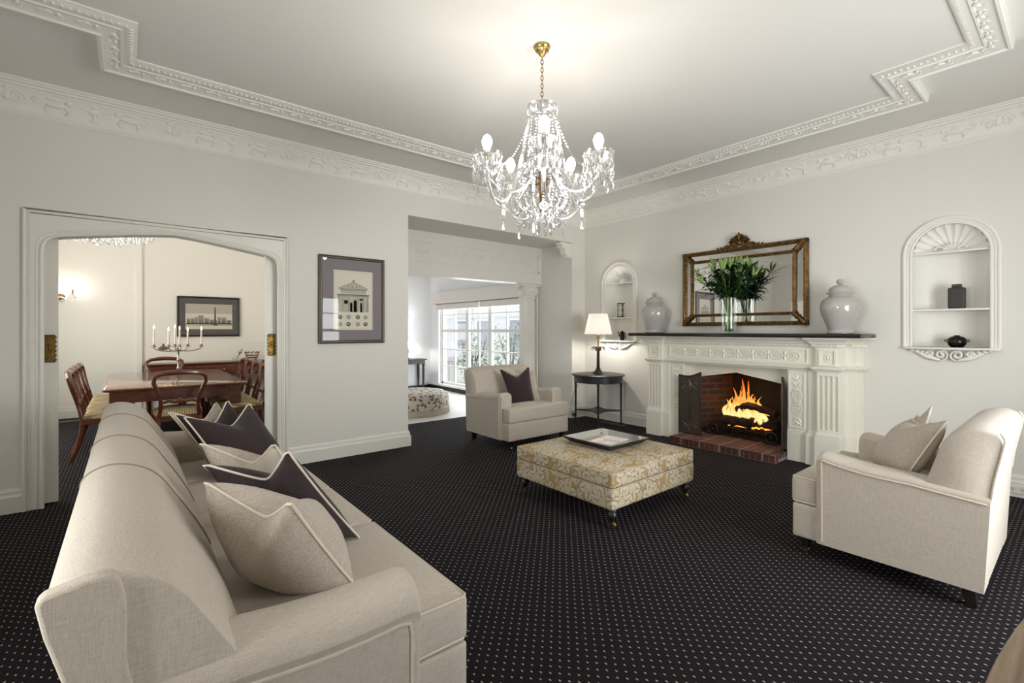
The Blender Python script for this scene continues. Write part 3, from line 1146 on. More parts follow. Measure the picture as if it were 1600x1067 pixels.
for k in range(5):
    m.ball((5.02 + 0.04 * k, 5.775, 1.975), (0.017, 0.016, 0.024), 8, 6)
m.box(5.262, 5.29, 5.80, 5.92, 0, 2.07)
struct('trim_column', m, 'gloss_white', angle=30)
# corbel under the end of the opening
m = MB()
prof = [(5.304, 2.69), (5.06, 2.69), (5.06, 2.672), (5.085, 2.665), (5.10, 2.63), (5.135, 2.615), (5.16, 2.585), (5.165, 2.54), (5.185, 2.51), (5.205, 2.50), (5.205, 2.47), (5.304, 2.47)]
m.prism(prof, 5.045, 5.16, 'y')
m.tube([(5.118, 5.04, 2.63), (5.118, 5.165, 2.63)], 0.026, 12)
m.tube([(5.195, 5.04, 2.53), (5.195, 5.165, 2.53)], 0.02, 12)
struct('trim_corbel', m, 'gloss_white')


# ================================================================== FIREPLACE
FY = 2.585                                                        # centre line of the chimneypiece
fire = thing('fireplace', 'white carved chimneypiece with a black marble shelf and lit open fire', 'fireplace', (XR, FY, 0))
FO = Vector((XR, FY, 0))


def fmb():
    return MB(Matrix.Translation(-FO))


def mirror_path(p):
    return p + [(x, 2 * FY - y) for x, y in p[::-1]]


half = [(5.598, 1.385), (5.53, 1.385), (5.53, 1.44), (5.47, 1.44), (5.47, 1.51), (5.285, 1.51), (5.285, 1.71), (5.335, 1.71)]
plan = mirror_path(half)
# black shelf, breaking forward over the pilasters
sh = [(5.598, 1.30), (5.14, 1.30), (5.14, 3.87), (5.598, 3.87)]
m = fmb()
m.prism(sh, 1.277, 1.316, 'z')
m.build('shelf', 'black_marble', fire, bevel=0.012, segs=3)
# entablature with its frieze, then crown moulding and dentils
m = fmb()
m.prism(plan, 0.955, 1.24, 'z')
crown = [(0, 1.175), (0.014, 1.178), (0.014, 1.186), (0.030, 1.190), (0.030, 1.212), (0.044, 1.216), (0.050, 1.232), (0.078, 1.252), (0.092, 1.262), (0.092, 1.277), (0, 1.277)]
m.sweep(crown, plan)
m.sweep([(0, 0.945), (0.012, 0.945), (0.016, 0.956), (0.030, 0.964), (0.034, 0.980), (0.024, 0.990), (0.008, 0.998), (0, 1.0)], plan)
m.build('entablature', 'mantel_white', fire, angle=30)
m = fmb()
for i in range(len(plan) - 1):
    p, q = Vector(plan[i]), Vector(plan[i + 1])
    d = (q - p)
    ln = d.length
    if ln < 0.04:
        continue
    d.normalize()
    n = Vector((-d.y, d.x))
    k = max(1, int(ln / 0.022))
    for j in range(k):
        c = p + d * ((j + 0.5) * ln / k) + n * 0.030
        a, b = (d * 0.006), (n * 0.010)
        xs = sorted((c.x - a.x - abs(b.x), c.x + a.x + abs(b.x)))
        m.box(min(c.x - abs(a.x) - abs(b.x), c.x), max(c.x + abs(a.x) + abs(b.x), c.x), c.y - abs(a.y) - abs(b.y), c.y + abs(a.y) + abs(b.y), 1.190, 1.211)
m.build('dentil_molding', 'mantel_white', fire, smooth=False)
# carved frieze panel: ovals, rosettes and beads
m = fmb()
for a, b, c, e in ((1.80, 3.37, 1.015, 1.022), (1.80, 3.37, 1.148, 1.155), (1.80, 1.808, 1.022, 1.148), (3.362, 3.37, 1.022, 1.148)):
    m.box(5.322, 5.336, a, b, c, e)
nm = 9
for k in range(nm):
    yc = 1.93 + (3.24 - 1.93) * k / (nm - 1)
    ov = [(5.332, yc + 0.058 * math.cos(a * PI / 12), 1.085 + 0.042 * math.sin(a * PI / 12)) for a in range(24)]
    m.tube(ov, 0.0085, 6, True)
    ov = [(5.330, yc + 0.028 * math.cos(a * PI / 10), 1.085 + 0.022 * math.sin(a * PI / 10)) for a in range(20)]
    m.tube(ov, 0.005, 6, True)
    m.ball((5.332, yc, 1.085), (0.012, 0.012, 0.012), 8, 6)
    if k < nm - 1:
        ym = yc + (3.24 - 1.93) / (nm - 1) / 2
        for sg in (-1, 1):
            leaf_on(m, (5.334, ym, 1.085), (5.334, ym, 1.085 + sg * 0.05), (-1, 0, 0), 0.016, 0.014)
        m.ball((5.332, ym, 1.085), (0.008, 0.009, 0.009), 6, 4)
m.build('frieze_carving', 'mantel_white', fire)
# pilasters with plinth, flutes and block panel
for sg, nm_ in ((1, 'pilaster'), (-1, 'pilaster')):
    def Y(y):
        return y if sg == 1 else 2 * FY - y
    def bx(mb, x0, x1, y0, y1, z0, z1):
        a, b = sorted((Y(y0), Y(y1)))
        mb.box(x0, x1, a, b, z0, z1)
    m = fmb()
    bx(m, 5.535, 5.598, 1.387, 1.80, 0, 0.957)
    bx(m, 5.473, 5.598, 1.442, 1.80, 0, 0.957)
    bx(m, 5.305, 5.598, 1.515, 1.705, 0, 0.957)
    bx(m, 5.335, 5.598, 1.60, 1.795, 0, 0.957)
    for yy in (1.515, 1.560, 1.603, 1.646, 1.691):
        bx(m, 5.288, 5.31, yy, yy + 0.014, 0.37, 0.90)
    bx(m, 5.288, 5.31, 1.515, 1.705, 0.90, 0.957)
    bx(m, 5.288, 5.31, 1.515, 1.705, 0.32, 0.37)
    P = m.build('pilaster', 'mantel_white', fire, smooth=False, bevel=0.003)
    m = fmb()
    bx(m, 5.262, 5.598, 1.50, 1.72, 0, 0.30)
    bx(m, 5.30, 5.598, 1.71, 1.81, 0, 0.30)
    bx(m, 5.46, 5.598, 1.43, 1.6, 0, 0.30)
    bx(m, 5.52, 5.598, 1.375, 1.6, 0, 0.30)
    bx(m, 5.268, 5.598, 1.505, 1.715, 0.305, 0.322)
    bx(m, 5.276, 5.598, 1.508, 1.712, 0.29, 0.335)
    bx(m, 5.465, 5.598, 1.435, 1.6, 0.29, 0.32)
    bx(m, 5.525, 5.598, 1.380, 1.6, 0.29, 0.32)
    bx(m, 5.31, 5.598, 1.71, 1.80, 0.29, 0.325)
    m.build('plinth', 'mantel_white', P, smooth=False, bevel=0.003)
    m = fmb()
    for a, b, c, e in ((1.535, 1.685, 1.0, 1.018), (1.535, 1.685, 1.142, 1.16), (1.535, 1.553, 1.018, 1.142), (1.667, 1.685, 1.018, 1.142)):
        bx(m, 5.272, 5.287, a, b, c, e)
    ov = [(5.283, Y(1.61) + 0.024 * math.cos(a * PI / 10), 1.08 + 0.034 * math.sin(a * PI / 10)) for a in range(20)]
    m.tube(ov, 0.006, 6, True)
    m.ball((5.283, Y(1.61), 1.08), (0.010, 0.012, 0.020), 8, 6)
    m.build('block_panel', 'mantel_white', P)
    # inner jamb with carved upright panel
    m = fmb()
    bx(m, 5.352, 5.598, 1.795, 1.995, 0, 0.957)
    bx(m, 5.340, 5.598, 1.80, 1.995, 0, 0.29)
    bx(m, 5.344, 5.36, 1.80, 1.995, 0.285, 0.315)
    for a, b, c, e in ((1.83, 1.842, 0.352, 0.908), (1.972, 1.984, 0.352, 0.908), (1.83, 1.984, 0.34, 0.352), (1.83, 1.984, 0.908, 0.92)):
        bx(m, 5.342, 5.355, a, b, c, e)
    J = m.build('jamb', 'mantel_white', fire, smooth=False)
    m = fmb()
    yc = Y(1.907)
    for zc in (0.54, 0.68):
        for rr in (0.045, 0.027):
            m.tube([(5.349, yc + rr * math.cos(a * PI / 10), zc + rr * 1.15 * math.sin(a * PI / 10)) for a in range(20)], 0.006, 6, True)
        m.ball((5.349, yc, zc), 0.012, 8, 6)
    for s2 in (-1, 1):
        for zc, dz in ((0.61, 0), (0.77, 0.05), (0.45, -0.05), (0.83, 0.04), (0.40, -0.03)):
            leaf_on(m, (5.352, yc, zc), (5.352, yc + s2 * 0.045, zc + dz), (-1, 0, 0), 0.014, 0.008)
    leaf_on(m, (5.352, yc, 0.82), (5.352, yc, 0.90), (-1, 0, 0), 0.014, 0.008)
    leaf_on(m, (5.352, yc, 0.42), (5.352, yc, 0.36), (-1, 0, 0), 0.014, 0.008)
    m.build('jamb_carving', 'mantel_white', J)
# slip with the pointed opening
slip = [(1.99, 0.07), (1.99, 0.955), (3.18, 0.955), (3.18, 0.07), (3.10, 0.07), (3.10, 0.775), (FY, 0.872), (2.07, 0.775), (2.07, 0.07)]
m = fmb()
m.plate(slip, [], 5.47, 5.60, 'x')
for off, r, xx in ((0.0, 0.012, 5.466), (0.028, 0.009, 5.468), (0.05, 0.005, 5.469)):
    m.tube([(xx, 2.07 - off * 0.6, 0.08), (xx, 2.07 - off * 0.6, 0.775 + off), (xx, FY, 0.872 + off), (xx, 3.10 + off * 0.6, 0.775 + off), (xx, 3.10 + off * 0.6, 0.08)], r, 6)
m.build('fire_surround', 'mantel_white', fire, angle=30)
# brick hearth
m = fmb()
m.box(5.062, 5.62, 2.004, 3.195, 0.0, 0.062)
H = m.build('hearth', 'mortar', fire, smooth=False)
m = fmb()
random.seed(3)
nb_ = 19
for k in range(nb_):
    y0 = 2.0 + 1.199 * k / nb_
    y1 = 2.0 + 1.199 * (k + 1) / nb_
    m.box(5.057, 5.155, y0 + 0.003, y1 - 0.003, 0.004, 0.078)
for r_ in range(4):
    x0 = 5.16 + 0.108 * r_
    for k in range(nb_):
        y0 = 2.0 + 1.199 * k / nb_
        y1 = 2.0 + 1.199 * (k + 1) / nb_
        m.box(x0, x0 + 0.104, y0 + 0.003, y1 - 0.003, 0.03, 0.078)
m.build('hearth_bricks', 'brick', H, smooth=False, bevel=0.003)
# firebox of brick, sooty inside
m = fmb()
m.prism([(5.602, 2.0), (5.602, 2.07), (6.05, 2.26), (6.05, 2.0)], 0.04, 1.2, 'z')
m.build('firebox_cheek', 'fire_brick', fire, smooth=False)
m = fmb()
m.prism([(5.602, 3.17), (6.05, 3.17), (6.05, 2.91), (5.602, 3.10)], 0.04, 1.2, 'z')
m.build('firebox_cheek', 'fire_brick', fire, smooth=False)
m = fmb()
m.box(6.05, 6.12, 2.0, 3.17, 0.04, 1.4)
m.box(5.602, 6.12, 2.0, 3.17, 1.2, 1.25)
m.box(5.602, 6.12, 2.0, 3.17, 0.0, 0.06)
m.build('fireback', 'soot', fire, smooth=False)

# fire screen wings, one at each side of the fire
def screen_wing(name, label, p0, p1, z0, zl, zr):
    c = Vector((p0[0], p0[1], 0))
    d = Vector((p1[0] - p0[0], p1[1] - p0[1], 0))
    ln = d.length
    root = thing(name, label, 'fire screen', (c.x, c.y, 0.078), math.atan2(d.y, d.x))
    zb = z0 - 0.078
    tl, tr = zl - 0.078, zr - 0.078
    m = MB()
    m.tube([(0, 0, 0), (0, 0, tl)], 0.009, 8)
    m.tube([(ln, 0, 0), (ln, 0, tr)], 0.009, 8)
    m.tube([(0, 0, zb + 0.012), (ln, 0, zb + 0.012)], 0.008, 8)
    top = [(ln * t, 0, tl + (tr - tl) * t - 0.03 * math.sin(PI * t)) for t in [i / 8 for i in range(9)]]
    m.tube(top, 0.008, 8)
    m.build('screen_frame', 'lamp_bronze', root)
    m = MB()
    n = 8
    pts = [(0, zb + 0.012)] + [(ln, zb + 0.012)] + [(p[0], p[2]) for p in top[::-1]]
    m.prism(pts, -0.003, 0.003, 'y')
    m.build('mesh_panel', 'screen_mesh', root, smooth=False)
    m = MB()
    for sg in (-1, 1):
        for zz, up in ((zb + 0.04, 1), (tl - 0.05, -1)):
            for yy in (-0.006, 0.006):
                scroll_on(m, (ln / 2 + sg * 0.06, yy, zz + up * 0.05), (1, 0, 0), (0, 0, 1), (0, 1, 0), 0.035, 1.3, 0.004, sg)
                m.tube([(ln / 2, yy, zz), (ln / 2 + sg * 0.04, yy, zz + up * 0.08), (ln / 2 + sg * 0.1, yy, zz + up * 0.11)], 0.004, 6)
                leaf_on(m, (ln / 2, yy, zz), (ln / 2 + sg * 0.012, yy, zz + up * 0.13), (0, 1 if yy > 0 else -1, 0), 0.012, 0.004)
    m.box(ln / 2 - 0.008, ln / 2 + 0.008, -0.008, 0.008, zb + 0.03, tl - 0.04)
    m.build('scrollwork', 'pewter', root)
    return root


screen_wing('fire_screen', 'brown mesh fire screen wing folded flat beside the bricks by the fire', (5.30, 3.215), (5.31, 2.935), 0.085, 0.80, 0.845)
screen_wing('fire_screen', 'fire screen wing seen edge on beside the carved jamb nearest the urn end armchair', (5.21, 1.995), (5.455, 2.085), 0.085, 0.80, 0.845)

# andirons and grate, logs, embers, flames
gr = thing('fire_grate', 'dark iron grate with ring fronted firedogs under the burning logs', 'grate', (5.72, FY, 0.062))
for k, y in enumerate((-0.30, -0.1, 0.1, 0.30)):
    m = MB()
    m.tube([(-0.14, y, 0.0), (-0.14, y, 0.12), (0.22, y, 0.12), (0.22, y, 0)], 0.011, 6)
    m.build('bar', 'iron', gr)
for y in (-0.35, 0.33):
    m = MB()
    m.tube([(-0.17, y + 0.06 * math.cos(a * PI / 10), 0.085 + 0.06 * math.sin(a * PI / 10)) for a in range(20)], 0.013, 8, True)
    m.ball((-0.17, y, 0.085), 0.022, 10, 8)
    m.tube([(-0.17, y - 0.09, 0.014), (-0.17, y, 0.03), (-0.17, y + 0.09, 0.014)], 0.012, 6)
    m.build('firedog', 'iron', gr)
m = MB()
m.box(-0.155, -0.145, -0.36, 0.36, 0.035, 0.05)
m.box(-0.155, -0.145, -0.36, 0.36, 0.11, 0.122)
for k in range(9):
    y = -0.32 + 0.08 * k
    m.tube([(-0.15, y + 0.026 * math.cos(a * PI / 6), 0.08 + 0.026 * math.sin(a * PI / 6)) for a in range(12)], 0.005, 6, True)
m.build('front_rail', 'iron', gr)


def log(label, a, b, r, seed):
    rnd = random.Random(seed)
    a, b = Vector(a), Vector(b)
    c = (a + b) / 2
    root = thing('firewood_log', label, 'log', tuple(c), 0, 'burning logs')
    root.location = c
    m = MB(Matrix.Translation(-c))
    pts, rs = [], []
    for i in range(9):
        t = i / 8
        pts.append(a.lerp(b, t) + Vector((rnd.uniform(-.006, .006), rnd.uniform(-.006, .006), rnd.uniform(-.006, .006))))
        rs.append(r * rnd.uniform(0.85, 1.1))
    m.tube(pts, rs, 11)
    m.build('bark', 'log_bark', root)
    m = MB(Matrix.Translation(-c))
    d = (b - a).normalized()
    m.tube([a.lerp(b, t) - Vector((0, 0, r * 0.92)) for t in (0.2, 0.35, 0.5, 0.65, 0.8)], [0.003, 0.008, 0.005, 0.009, 0.003], 8)
    m.build('glowing_underside', 'ember', root)
    return root


log('charred log lying lowest across the front of the fire', (5.70, 2.86, 0.245), (5.72, 2.50, 0.25), 0.060, 1)
log('charred log lying behind the lowest front log', (5.80, 2.62, 0.25), (5.78, 2.24, 0.25), 0.060, 2)
log('blackened log propped highest and sloping down towards the urn end armchair', (5.72, 2.57, 0.46), (5.66, 2.22, 0.40), 0.042, 3)
log('short burnt log standing crosswise under the highest log', (5.76, 2.72, 0.38), (5.70, 2.55, 0.47), 0.038, 4)
m = MB()
rnd = random.Random(5)
for k in range(60):
    m.ball((5.76 + rnd.uniform(-.13, .16), FY + rnd.uniform(-.32, .30), 0.175 + rnd.uniform(-.02, .01)), (0.024, 0.028, 0.018), 6, 4)
em = m.build('embers', 'log_bark')
tag(em, 'bed of dark embers lying in the grate under the logs', 'embers', kind='stuff')
m = MB()
for k in range(14):
    m.ball((5.70 + rnd.uniform(-.03, .1), FY + rnd.uniform(-.25, .25), 0.195 + rnd.uniform(0, .02)), (0.014, 0.02, 0.010), 6, 4)
m.build('glowing_coals', 'ember', em)

fl = thing('fire', 'bright yellow and orange flames rising from the logs', 'fire', (5.78, FY, 0.30))
rnd = random.Random(11)
for k in range(19):
    y = 0.28 - 0.46 * k / 18 + rnd.uniform(-.02, .02)
    env = 0.20 + 0.26 * math.exp(-((y - 0.06) / 0.17) ** 2)
    h = env * rnd.uniform(0.75, 1.12)
    r = rnd.uniform(0.018, 0.034)
    x = rnd.uniform(-0.07, 0.09)
    pts, rs = [], []
    ph = rnd.uniform(0, 6)
    for i in range(15):
        t = i / 14
        pts.append((x + 0.02 * math.sin(ph + 5 * t), y + 0.022 * t * math.sin(ph * 2 + 7 * t) + 0.012 * math.sin(ph + 9 * t), -0.05 + h * t))
        rs.append(max(0.0015, r * (0.6 + 0.7 * math.sin(PI * min(1, t * 1.6 + 0.1)) if t < 0.3 else (1 - t) ** 0.75 * 1.5) * (0.85 + 0.25 * math.sin(10 * t + ph))))
    MB().tube(pts, rs, 10, flat=1.3).build('flame', 'flame', fl)
ld = bpy.data.lights.new('fire_glow', 'POINT')
ld.energy = 2.0
ld.color = (1.0, 0.45, 0.14)
ld.shadow_soft_size = 0.1
lo = bpy.data.objects.new('fire_glow', ld)
lo.location = (5.66, FY, 0.62)
COL.objects.link(lo)

# ================================================================== NICHES
def niche(label, yc):
    root = thing('wall_niche', label, 'niche', (XR, yc, 1.2))
    r = 0.255
    # curved recess behind the wall
    m = MB()
    n = 18
    rows = []
    for z in (0, 0.4, 0.835):
        rows.append([(0.001 + 0.20 * math.sin(PI * k / n), -r * math.cos(PI * k / n), z) for k in range(n + 1)])
    for k in range(1, 7):
        a = PI / 2 * k / 6.0
        rows.append([(0.001 + 0.20 * math.sin(PI * j / n) * max(0.02, math.cos(a)), -r * math.cos(PI * j / n) * max(0.02, math.cos(a)), 0.835 + r * math.sin(a)) for j in range(n + 1)])
    m.loft(rows, False, False)
    m.build('recess', 'plaster', root, angle=60)
    # fluted shell in the head
    m = MB()
    nf = 11
    rows = []
    for i in range(7):
        t = 0.16 + 0.84 * i / 6
        row = []
        for j in range(nf * 6 + 1):
            a = PI * j / (nf * 6)
            s = abs(math.sin(nf * a))
            rr = r * 0.93 * t * (1 + (0.05 * s if i == 6 else 0.0))
            row.append((0.03 + 0.125 * (1 - t * t) - 0.022 * (1 - s) * t, -rr * math.cos(a), 0.80 + 0.045 + rr * math.sin(a)))
        rows.append(row)
    m.loft(rows, False, False)
    m.prism([(-r, 0.835), (r, 0.835), (r, 0.848), (-r, 0.848)], 0.004, 0.03, 'x')
    for j in range(9):
        a = PI * (j + 0.5) / 9
        m.tube([(0.11, 0, 0.86), (0.085, -0.05 * math.cos(a), 0.86 + 0.05 * math.sin(a)), (0.10, -0.085 * math.cos(a), 0.855 + 0.08 * math.sin(a))], [0.012, 0.013, 0.005], 6)
    for sg in (-1, 1):
        m.tube([(0.075, sg * (0.075 + 0.03 * math.cos(t)), 0.872 + 0.03 * math.sin(t)) for t in [i * PI / 6 for i in range(11)]], 0.007, 6)
    m.build('shell', 'plaster', root, angle=25)
    # arched moulded frame on the wall face
    m = MB()
    for rad, tr in ((0.262, 0.012), (0.286, 0.010), (0.308, 0.016)):
        pts = [(-0.008, rad, 0)] + [(-0.008, rad * math.cos(math.radians(a)), 0.835 + rad * math.sin(math.radians(a))) for a in range(0, 181, 9)] + [(-0.008, -rad, 0)]
        m.tube(pts, tr, 8)
    o = [(0.318, 0)] + [(0.318 * math.cos(math.radians(a)), 0.835 + 0.318 * math.sin(math.radians(a))) for a in range(0, 181, 9)] + [(-0.318, 0)]
    i_ = [(0.255, 0)] + [(0.255 * math.cos(math.radians(a)), 0.835 + 0.255 * math.sin(math.radians(a))) for a in range(0, 181, 9)] + [(-0.255, 0)]
    m.plate(o + i_[::-1], [], -0.010, 0.0, 'x')
    m.build('frame', 'plaster', root, angle=30)
    for nm_, z, ww, fr in (('shelf', 0.322, 0.262, 0.02), ('sill', -0.018, 0.325, 0.045)):
        m = MB()
        poly = [(-fr * 0.3, -ww)] + [(-fr - 0.045 * math.sin(PI * k / 10), -ww * math.cos(PI * k / 10) * 0.97) for k in range(11)] + [(-fr * 0.3, ww)]
        if nm_ == 'shelf':
            poly = [(-0.012, -0.255), (-0.016, 0.0), (-0.012, 0.255)] + [(0.2 * math.sin(PI * k / 12), 0.255 * math.cos(PI * k / 12)) for k in range(13)]
        else:
            poly = poly + [(0.2 * math.sin(PI * k / 12), 0.25 * math.cos(PI * k / 12)) for k in range(13)]
        m.prism(poly, z, z + 0.018, 'z')
        m.build(nm_, 'gloss_white', root, smooth=False, bevel=0.003)
    # acanthus scrolls under the sill
    m = MB()
    W = (-1, 0, 0)
    for sg in (-1, 1):
        scroll_on(m, (-0.03, sg * 0.052, -0.068), (0, 1, 0), (0, 0, 1), W, 0.050, 1.5, 0.012, -sg, -PI / 2)
        scroll_on(m, (-0.025, sg * 0.13, -0.060), (0, 1, 0), (0, 0, 1), W, 0.034, 1.3, 0.010, sg, -PI / 2)
        m.tube([(-0.02, sg * 0.06, -0.115), (-0.028, sg * 0.10, -0.10), (-0.026, sg * 0.15, -0.088), (-0.018, sg * 0.20, -0.055), (-0.012, sg * 0.255, -0.028)], [0.012, 0.018, 0.017, 0.013, 0.006], 8)
        for t in range(5):
            yy = sg * (0.10 + 0.035 * t)
            leaf_on(m, (-0.012, yy, -0.035 + 0.004 * t), (-0.018, yy + sg * 0.03, -0.095 + 0.014 * t), W, 0.020, 0.016)
        leaf_on(m, (-0.01, sg * 0.02, -0.03), (-0.02, sg * 0.075, -0.05), W, 0.02, 0.02)
    m.build('scroll_bracket', 'plaster', root, angle=60)
    return root


niche('arched white niche with a shell top beyond the large urn end of the mantel', 0.775)
niche('arched white niche with a shell top above the lamp table in the corner', 4.372)

# things in the niches
t = thing('square_bottle', 'tall square black stone jar standing on the niche shelf', 'jar', (5.66, 0.735, 1.541))
MB().rbox(-0.045, 0.045, -0.055, 0.055, 0, 0.185, 0.012).build('body', 'dark_stone', t)
MB().rbox(-0.024, 0.024, -0.032, 0.032, 0.18, 0.215, 0.006).build('neck', 'dark_stone', t)
t = thing('lidded_pot', 'small round black lidded pot on the niche sill', 'pot', (5.66, 0.735, 1.201))
MB().lathe([(0.036, 0), (0.050, 0.010), (0.063, 0.032), (0.066, 0.052), (0.060, 0.070)], seg=24).build('body', 'dark_bronze', t)
MB().lathe([(0.062, 0.070), (0.060, 0.076), (0.046, 0.090), (0.022, 0.098), (0.020, 0.105), (0, 0.107)], seg=24).build('lid', 'dark_bronze', t)
for sg in (-1, 1):
    MB().tube([(0, sg * 0.062, 0.065), (0, sg * 0.078, 0.066), (0, sg * 0.080, 0.052), (0, sg * 0.062, 0.048)], 0.005, 6).build('handle', 'dark_bronze', t)
t = thing('hourglass', 'slender brass hourglass frame on the upper niche shelf by the lamp', 'hourglass', (5.63, 4.36, 1.541))
MB().lathe([(0.058, 0), (0.058, 0.010), (0.050, 0.014)], seg=20).build('base', 'lamp_bronze', t)
MB().lathe([(0.050, 0.196), (0.058, 0.200), (0.058, 0.210)], seg=20).build('cap', 'lamp_bronze', t)
for a in (0.3, 2.4, 4.5):
    MB().lathe([(0.005, 0.01), (0.008, 0.03), (0.004, 0.06), (0.007, 0.105), (0.004, 0.15), (0.008, 0.18), (0.005, 0.2)], (0.045 * math.cos(a), 0.045 * math.sin(a), 0), 8).build('post', 'lamp_bronze', t)
MB().lathe([(0.030, 0.016), (0.032, 0.05), (0.005, 0.105), (0.032, 0.16), (0.030, 0.194)], seg=16).build('glass', 'vase_glass', t)
t = thing('small_jug', 'small dark spouted jug on the lower niche sill behind the lamp', 'jug', (5.62, 4.33, 1.201))
MB().lathe([(0.030, 0), (0.033, 0.03), (0.032, 0.10), (0.036, 0.118), (0.028, 0.128), (0.010, 0.135), (0.008, 0.146), (0, 0.15)], seg=18).build('body', 'dark_bronze', t)
MB().tube([(0, 0.03, 0.05), (0, 0.055, 0.075), (0, 0.068, 0.12), (0, 0.082, 0.135)], [0.012, 0.010, 0.008, 0.006], 8).build('spout', 'dark_bronze', t)
MB().tube([(0, -0.03, 0.11), (0, -0.058, 0.105), (0, -0.058, 0.05), (0, -0.03, 0.04)], 0.006, 8).build('handle', 'dark_bronze', t)

# ================================================================== MIRROR
mir = thing('wall_mirror', 'large gilt framed wall mirror with a carved crest above the mantel', 'mirror', (XR, 2.597, 1.405))
y0, y1, z1 = -0.725, 0.725, 0.925                                   # outer size
iy, iz0, iz1 = 0.580, 0.143, 0.785                                  # inner frame


def rail_frame(mb, a0, a1, b0, b1, x, w, d):
    for p, q in (((a0, b0), (a1, b0)), ((a1, b0), (a1, b1)), ((a1, b1), (a0, b1)), ((a0, b1), (a0, b0))):
        hor = p[1] == q[1]
        if hor:
            zz = p[1]
            sgn = 1 if zz == b0 else -1
            mb.box(x - d, x, min(p[0], q[0]), max(p[0], q[0]), min(zz, zz + sgn * w), max(zz, zz + sgn * w))
            for o in (0.22, 0.5, 0.8):
                mb.tube([(x - d, p[0], zz + sgn * w * o), (x - d, q[0], zz + sgn * w * o)], w * (0.14 if o != 0.5 else 0.22), 8)
        else:
            yy = p[0]
            sgn = 1 if yy == a0 else -1
            mb.box(x - d, x, min(yy, yy + sgn * w), max(yy, yy + sgn * w), min(p[1], q[1]), max(p[1], q[1]))
            for o in (0.22, 0.5, 0.8):
                mb.tube([(x - d, yy + sgn * w * o, p[1]), (x - d, yy + sgn * w * o, q[1])], w * (0.14 if o != 0.5 else 0.22), 8)


m = MB()
rail_frame(m, y0, y1, 0, z1, -0.012, 0.046, 0.030)
m.box(-0.012, 0.0, y0 + 0.01, y1 - 0.01, 0.01, z1 - 0.01)
m.build('outer_frame', 'gilt', mir, angle=50)
m = MB()
rail_frame(m, -iy - 0.03, iy + 0.03, iz0 - 0.03, iz1 + 0.03, -0.028, 0.034, 0.022)
m.build('inner_frame', 'gilt', mir, angle=50)
MB().box(-0.032, -0.030, -iy, iy, iz0, iz1).build('mirror_glass', 'mirror', mir, smooth=False)
# four border mirrors, slightly sloped towards the wall
ox0, oz0 = 0.68, 0.045
for pts in (([(-ox0, oz0), (ox0, oz0), (iy + 0.02, iz0 - 0.02), (-iy - 0.02, iz0 - 0.02)]),
            ([(-ox0, z1 - oz0), (-iy - 0.02, iz1 + 0.02), (iy + 0.02, iz1 + 0.02), (ox0, z1 - oz0)]),
            ([(-ox0, oz0), (-iy - 0.02, iz0 - 0.02), (-iy - 0.02, iz1 + 0.02), (-ox0, z1 - oz0)]),
            ([(ox0, oz0), (ox0, z1 - oz0), (iy + 0.02, iz1 + 0.02), (iy + 0.02, iz0 - 0.02)])):
    m = MB()
    fr = []
    for (yy, zz) in pts:
        outer_ = abs(yy) > iy + 0.05
        fr.append((-0.020 if outer_ else -0.0215, yy, zz))
    a = [m.v(p) for p in fr]
    b = [m.v((p[0] + 0.003, p[1], p[2])) for p in fr]
    m.f(a)
    m.f(b[::-1])
    for i in range(4):
        k = (i + 1) % 4
        m.f([a[i], b[i], b[k], a[k]])
    m.build('border_mirror', 'mirror_aged', mir, smooth=False)
for sy in (-1, 1):
    for zz, iz, sz in ((0.02, iz0 - 0.015, 1), (z1 - 0.02, iz1 + 0.015, -1)):
        m = MB()
        p, q = Vector((-0.045, sy * 0.70, zz)), Vector((-0.05, sy * (iy + 0.01), iz))
        m.tube([p.lerp(q, t) for t in (0, 0.25, 0.5, 0.75, 1)], [0.032, 0.026, 0.022, 0.026, 0.018], 10)
        d = (q - p).normalized()
        s = d.cross(Vector((1, 0, 0)))
        for t in (0.12, 0.35, 0.6, 0.85):
            c = p.lerp(q, t)
            for g in (-1, 1):
                leaf_on(m, c, c + d * 0.02 + s * g * 0.032, (-1, 0, 0), 0.013, 0.016)
            m.ball((c.x - 0.016, c.y, c.z), 0.010, 8, 6)
        leaf_on(m, p, p - d * 0.03, (-1, 0, 0), 0.02, 0.016)
        m.build('corner_ornament', 'gilt', mir)
m = MB()
W = (-1, 0, 0)
cz = z1 + 0.0
for sg in (-1, 1):
    scroll_on(m, (-0.035, sg * 0.085, cz + 0.055), (0, 1, 0), (0, 0, 1), W, 0.042, 1.5, 0.011, -sg, -PI / 2)
    scroll_on(m, (-0.038, sg * 0.038, cz + 0.115), (0, 1, 0), (0, 0, 1), W, 0.030, 1.4, 0.010, sg, PI / 2)
    scroll_on(m, (-0.032, sg * 0.145, cz + 0.018), (0, 1, 0), (0, 0, 1), W, 0.026, 1.3, 0.009, sg, 0)
    m.tube([(-0.032, sg * 0.03, cz + 0.01), (-0.036, sg * 0.10, cz + 0.03), (-0.034, sg * 0.16, cz + 0.008), (-0.03, sg * 0.24, cz - 0.012), (-0.028, sg * 0.30, cz - 0.016)], [0.016, 0.016, 0.013, 0.010, 0.005], 8)
    for k in range(6):
        a = math.radians(20 + 26 * k)
        c = Vector((-0.036, sg * 0.06, cz + 0.05))
        leaf_on(m, c, c + Vector((-0.012, sg * 0.075 * math.cos(a), 0.085 * math.sin(a))), W, 0.015, 0.016)
    for k in range(3):
        c = Vector((-0.034, sg * (0.16 + 0.04 * k), cz))
        leaf_on(m, c, c + Vector((-0.008, sg * 0.035, 0.03 - 0.006 * k)), W, 0.012, 0.012)
leaf_on(m, (-0.04, 0, cz + 0.07), (-0.05, 0, cz + 0.175), W, 0.026, 0.022)
